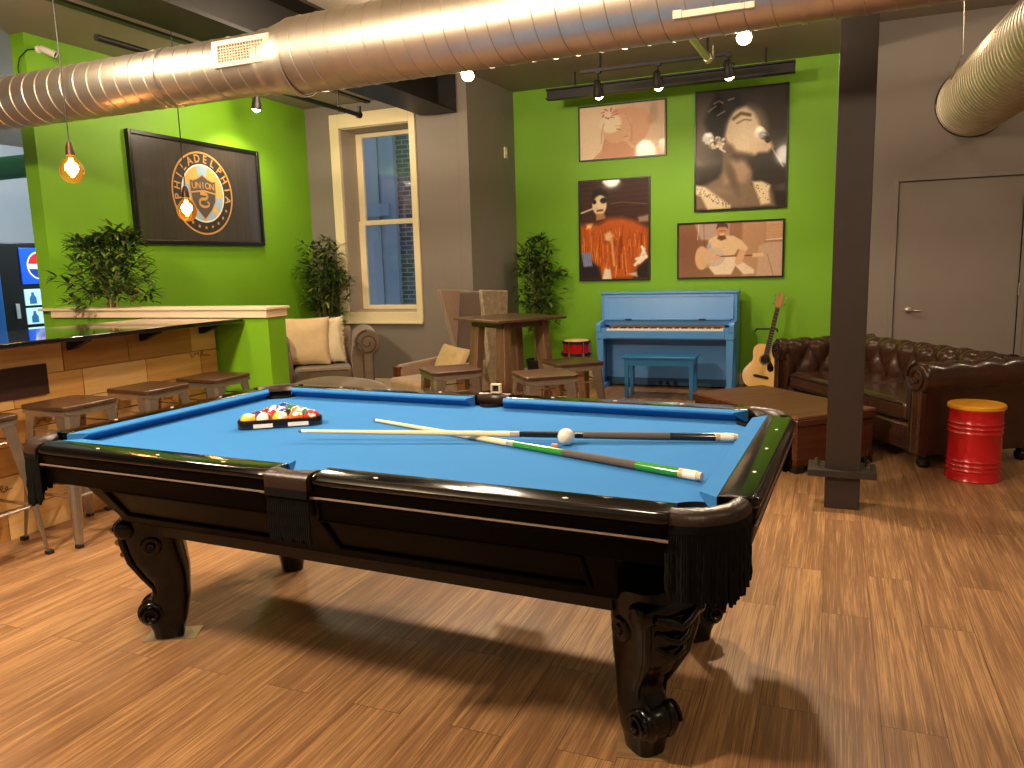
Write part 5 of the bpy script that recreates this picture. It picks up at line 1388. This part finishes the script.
# local: facing -y (room +x), x to the right along the wall
b = MB(); fw = .035; d = -.045
b.bx(-cw_/2, -cw_/2+fw, d, 0, -chh/2, chh/2); b.bx(cw_/2-fw, cw_/2, d, 0, -chh/2, chh/2); b.bx(-cw_/2+fw, cw_/2-fw, d, 0, -chh/2, -chh/2+fw); b.bx(-cw_/2+fw, cw_/2-fw, d, 0, chh/2-fw, chh/2)
b.build('frame', FRAMEB, cf, bevel=.003)
b = MB(); b.bx(-cw_/2+fw, cw_/2-fw, -.025, -.005, -chh/2+fw, chh/2-fw)
b.build('banner', mat('charcoal banner', '#37332d', .35, coat=.5, noise=.22, nscale=3, stretch=(9, 1, .6)), cf)
TAN = mat('crest tan', '#b98a4a', .5); NAVY = mat('crest dark', '#2e2b26', .5); SKY = mat('crest sky blue', '#8aa9bf', .5); GOLD = mat('crest gold', '#caa055', .5)
ccx, ccz, R0 = .01, .0, .405
def flat(name, polys, y, m, par):
    b = MB()
    for p_ in polys: b.add([(ccx+x, y, ccz+z) for x, z in p_], [tuple(range(len(p_)))])
    return b.build(name, m, par, smooth=0)
def ring(r0, r1, n=72):
    P = []
    for i in range(n):
        a, c_ = 2*PI*i/n, 2*PI*(i+1)/n
        P.append([(r0*math.cos(a), r0*math.sin(a)), (r1*math.cos(a), r1*math.sin(a)), (r1*math.cos(c_), r1*math.sin(c_)), (r0*math.cos(c_), r0*math.sin(c_))])
    return P
cr = flat('crest', [arc(0, 0, R0*.98, 0, 360, 72)[:-1]], -.0262, NAVY, cf)
flat('outer_ring', ring(R0*.955, R0), -.0270, TAN, cr)
flat('inner_disc', [arc(0, 0, R0*.70, 0, 360, 72)[:-1]], -.0268, GOLD, cr)
flat('inner_ring', ring(R0*.665, R0*.70), -.0276, mat('crest pale', '#cfd3d2', .5), cr)
flat('sky_rays', [[(0, 0), (R0*.66*math.cos(R(a)), R0*.66*math.sin(R(a))), (R0*.66*math.cos(R(a+16)), R0*.66*math.sin(R(a+16))), (R0*.66*math.cos(R(a+32)), R0*.66*math.sin(R(a+32)))] for a in (74, 234, 274, -40, 158)], -.0272, SKY, cr)
sh = [(-.165, .125), (-.13, .115), (-.07, .135), (0, .175), (.07, .135), (.13, .115), (.165, .125), (.165, .02), (.15, -.07), (.10, -.15), (0, -.245), (-.10, -.15), (-.15, -.07), (-.165, .02)]
flat('shield_edge', [[(x*1.09, z*1.06) for x, z in sh]], -.0282, TAN, cr)
flat('shield', [sh], -.0288, mat('crest gray', '#4a4844', .5), cr)
flat('shield_band', [[(-.165, .012), (0, .035), (.165, .012), (.165, -.004), (0, .019), (-.165, -.004)]], -.0294, TAN, cr)
# lettering
b = MB()
def put(ch, size, x, z, rot, y, bold=.004):
    v, f = text_mesh(ch, size, bold); c_, s_ = math.cos(rot), math.sin(rot)
    b.add([(ccx+x+(p[0]*c_-p[1]*s_), y, ccz+z+(p[0]*s_+p[1]*c_)) for p in v], f)
word = 'PHILADELPHIA'; span = 196
for i, ch in enumerate(word):
    a = R(90+span/2-span*i/(len(word)-1)); put(ch, .108, R0*.825*math.cos(a), R0*.825*math.sin(a), a-PI/2, -.0284, .002)
b.build('ring_lettering', TAN, cr, smooth=0)
b = MB(); 
for i, ch in enumerate('UNION'): 
    x = (-2+i)*.060; put(ch, .088, x, .076-.25*x*x*2, -x*.25, -.0296, .001)
b.build('shield_lettering', TAN, cr, smooth=0)
stars = []
for i in range(9):
    a = R(-90-62+124*i/8); cx0, cz0 = R0*.825*math.cos(a), R0*.825*math.sin(a)
    stars.append([(cx0+(.022 if k % 2 == 0 else .009)*math.cos(PI/2+k*PI/5), cz0+(.022 if k % 2 == 0 else .009)*math.sin(PI/2+k*PI/5)) for k in range(10)])
flat('star', stars, -.0284, TAN, cr)
# coiled snake
sp = [(-.045, .005), (-.02, .0), (.03, -.005), (.045, -.03), (.02, -.052), (-.03, -.055), (-.06, -.078), (-.05, -.115), (0, -.13), (.05, -.12), (.065, -.095), (.04, -.078)]
P = []
n_ = len(sp)
fine = []
for i in range(n_-1):
    p0, p1, p2, p3 = sp[max(i-1, 0)], sp[i], sp[i+1], sp[min(i+2, n_-1)]
    for j in range(6):
        t = j/6; fine.append(tuple(.5*((2*p1[m_])+(-p0[m_]+p2[m_])*t+(2*p0[m_]-5*p1[m_]+4*p2[m_]-p3[m_])*t*t+(-p0[m_]+3*p1[m_]-3*p2[m_]+p3[m_])*t**3) for m_ in (0, 1)))
fine.append(sp[-1])
for i in range(len(fine)-1):
    (x0, z0), (x1, z1) = fine[i], fine[i+1]; dx, dz = x1-x0, z1-z0; L = math.hypot(dx, dz) or 1; wq = .019*(1-.55*i/len(fine)); nx, nz = -dz/L*wq, dx/L*wq
    P.append([(x0+nx, z0+nz), (x0-nx, z0-nz), (x1-nx, z1-nz), (x1+nx, z1+nz)])
flat('snake', P, -.0296, TAN, cr)
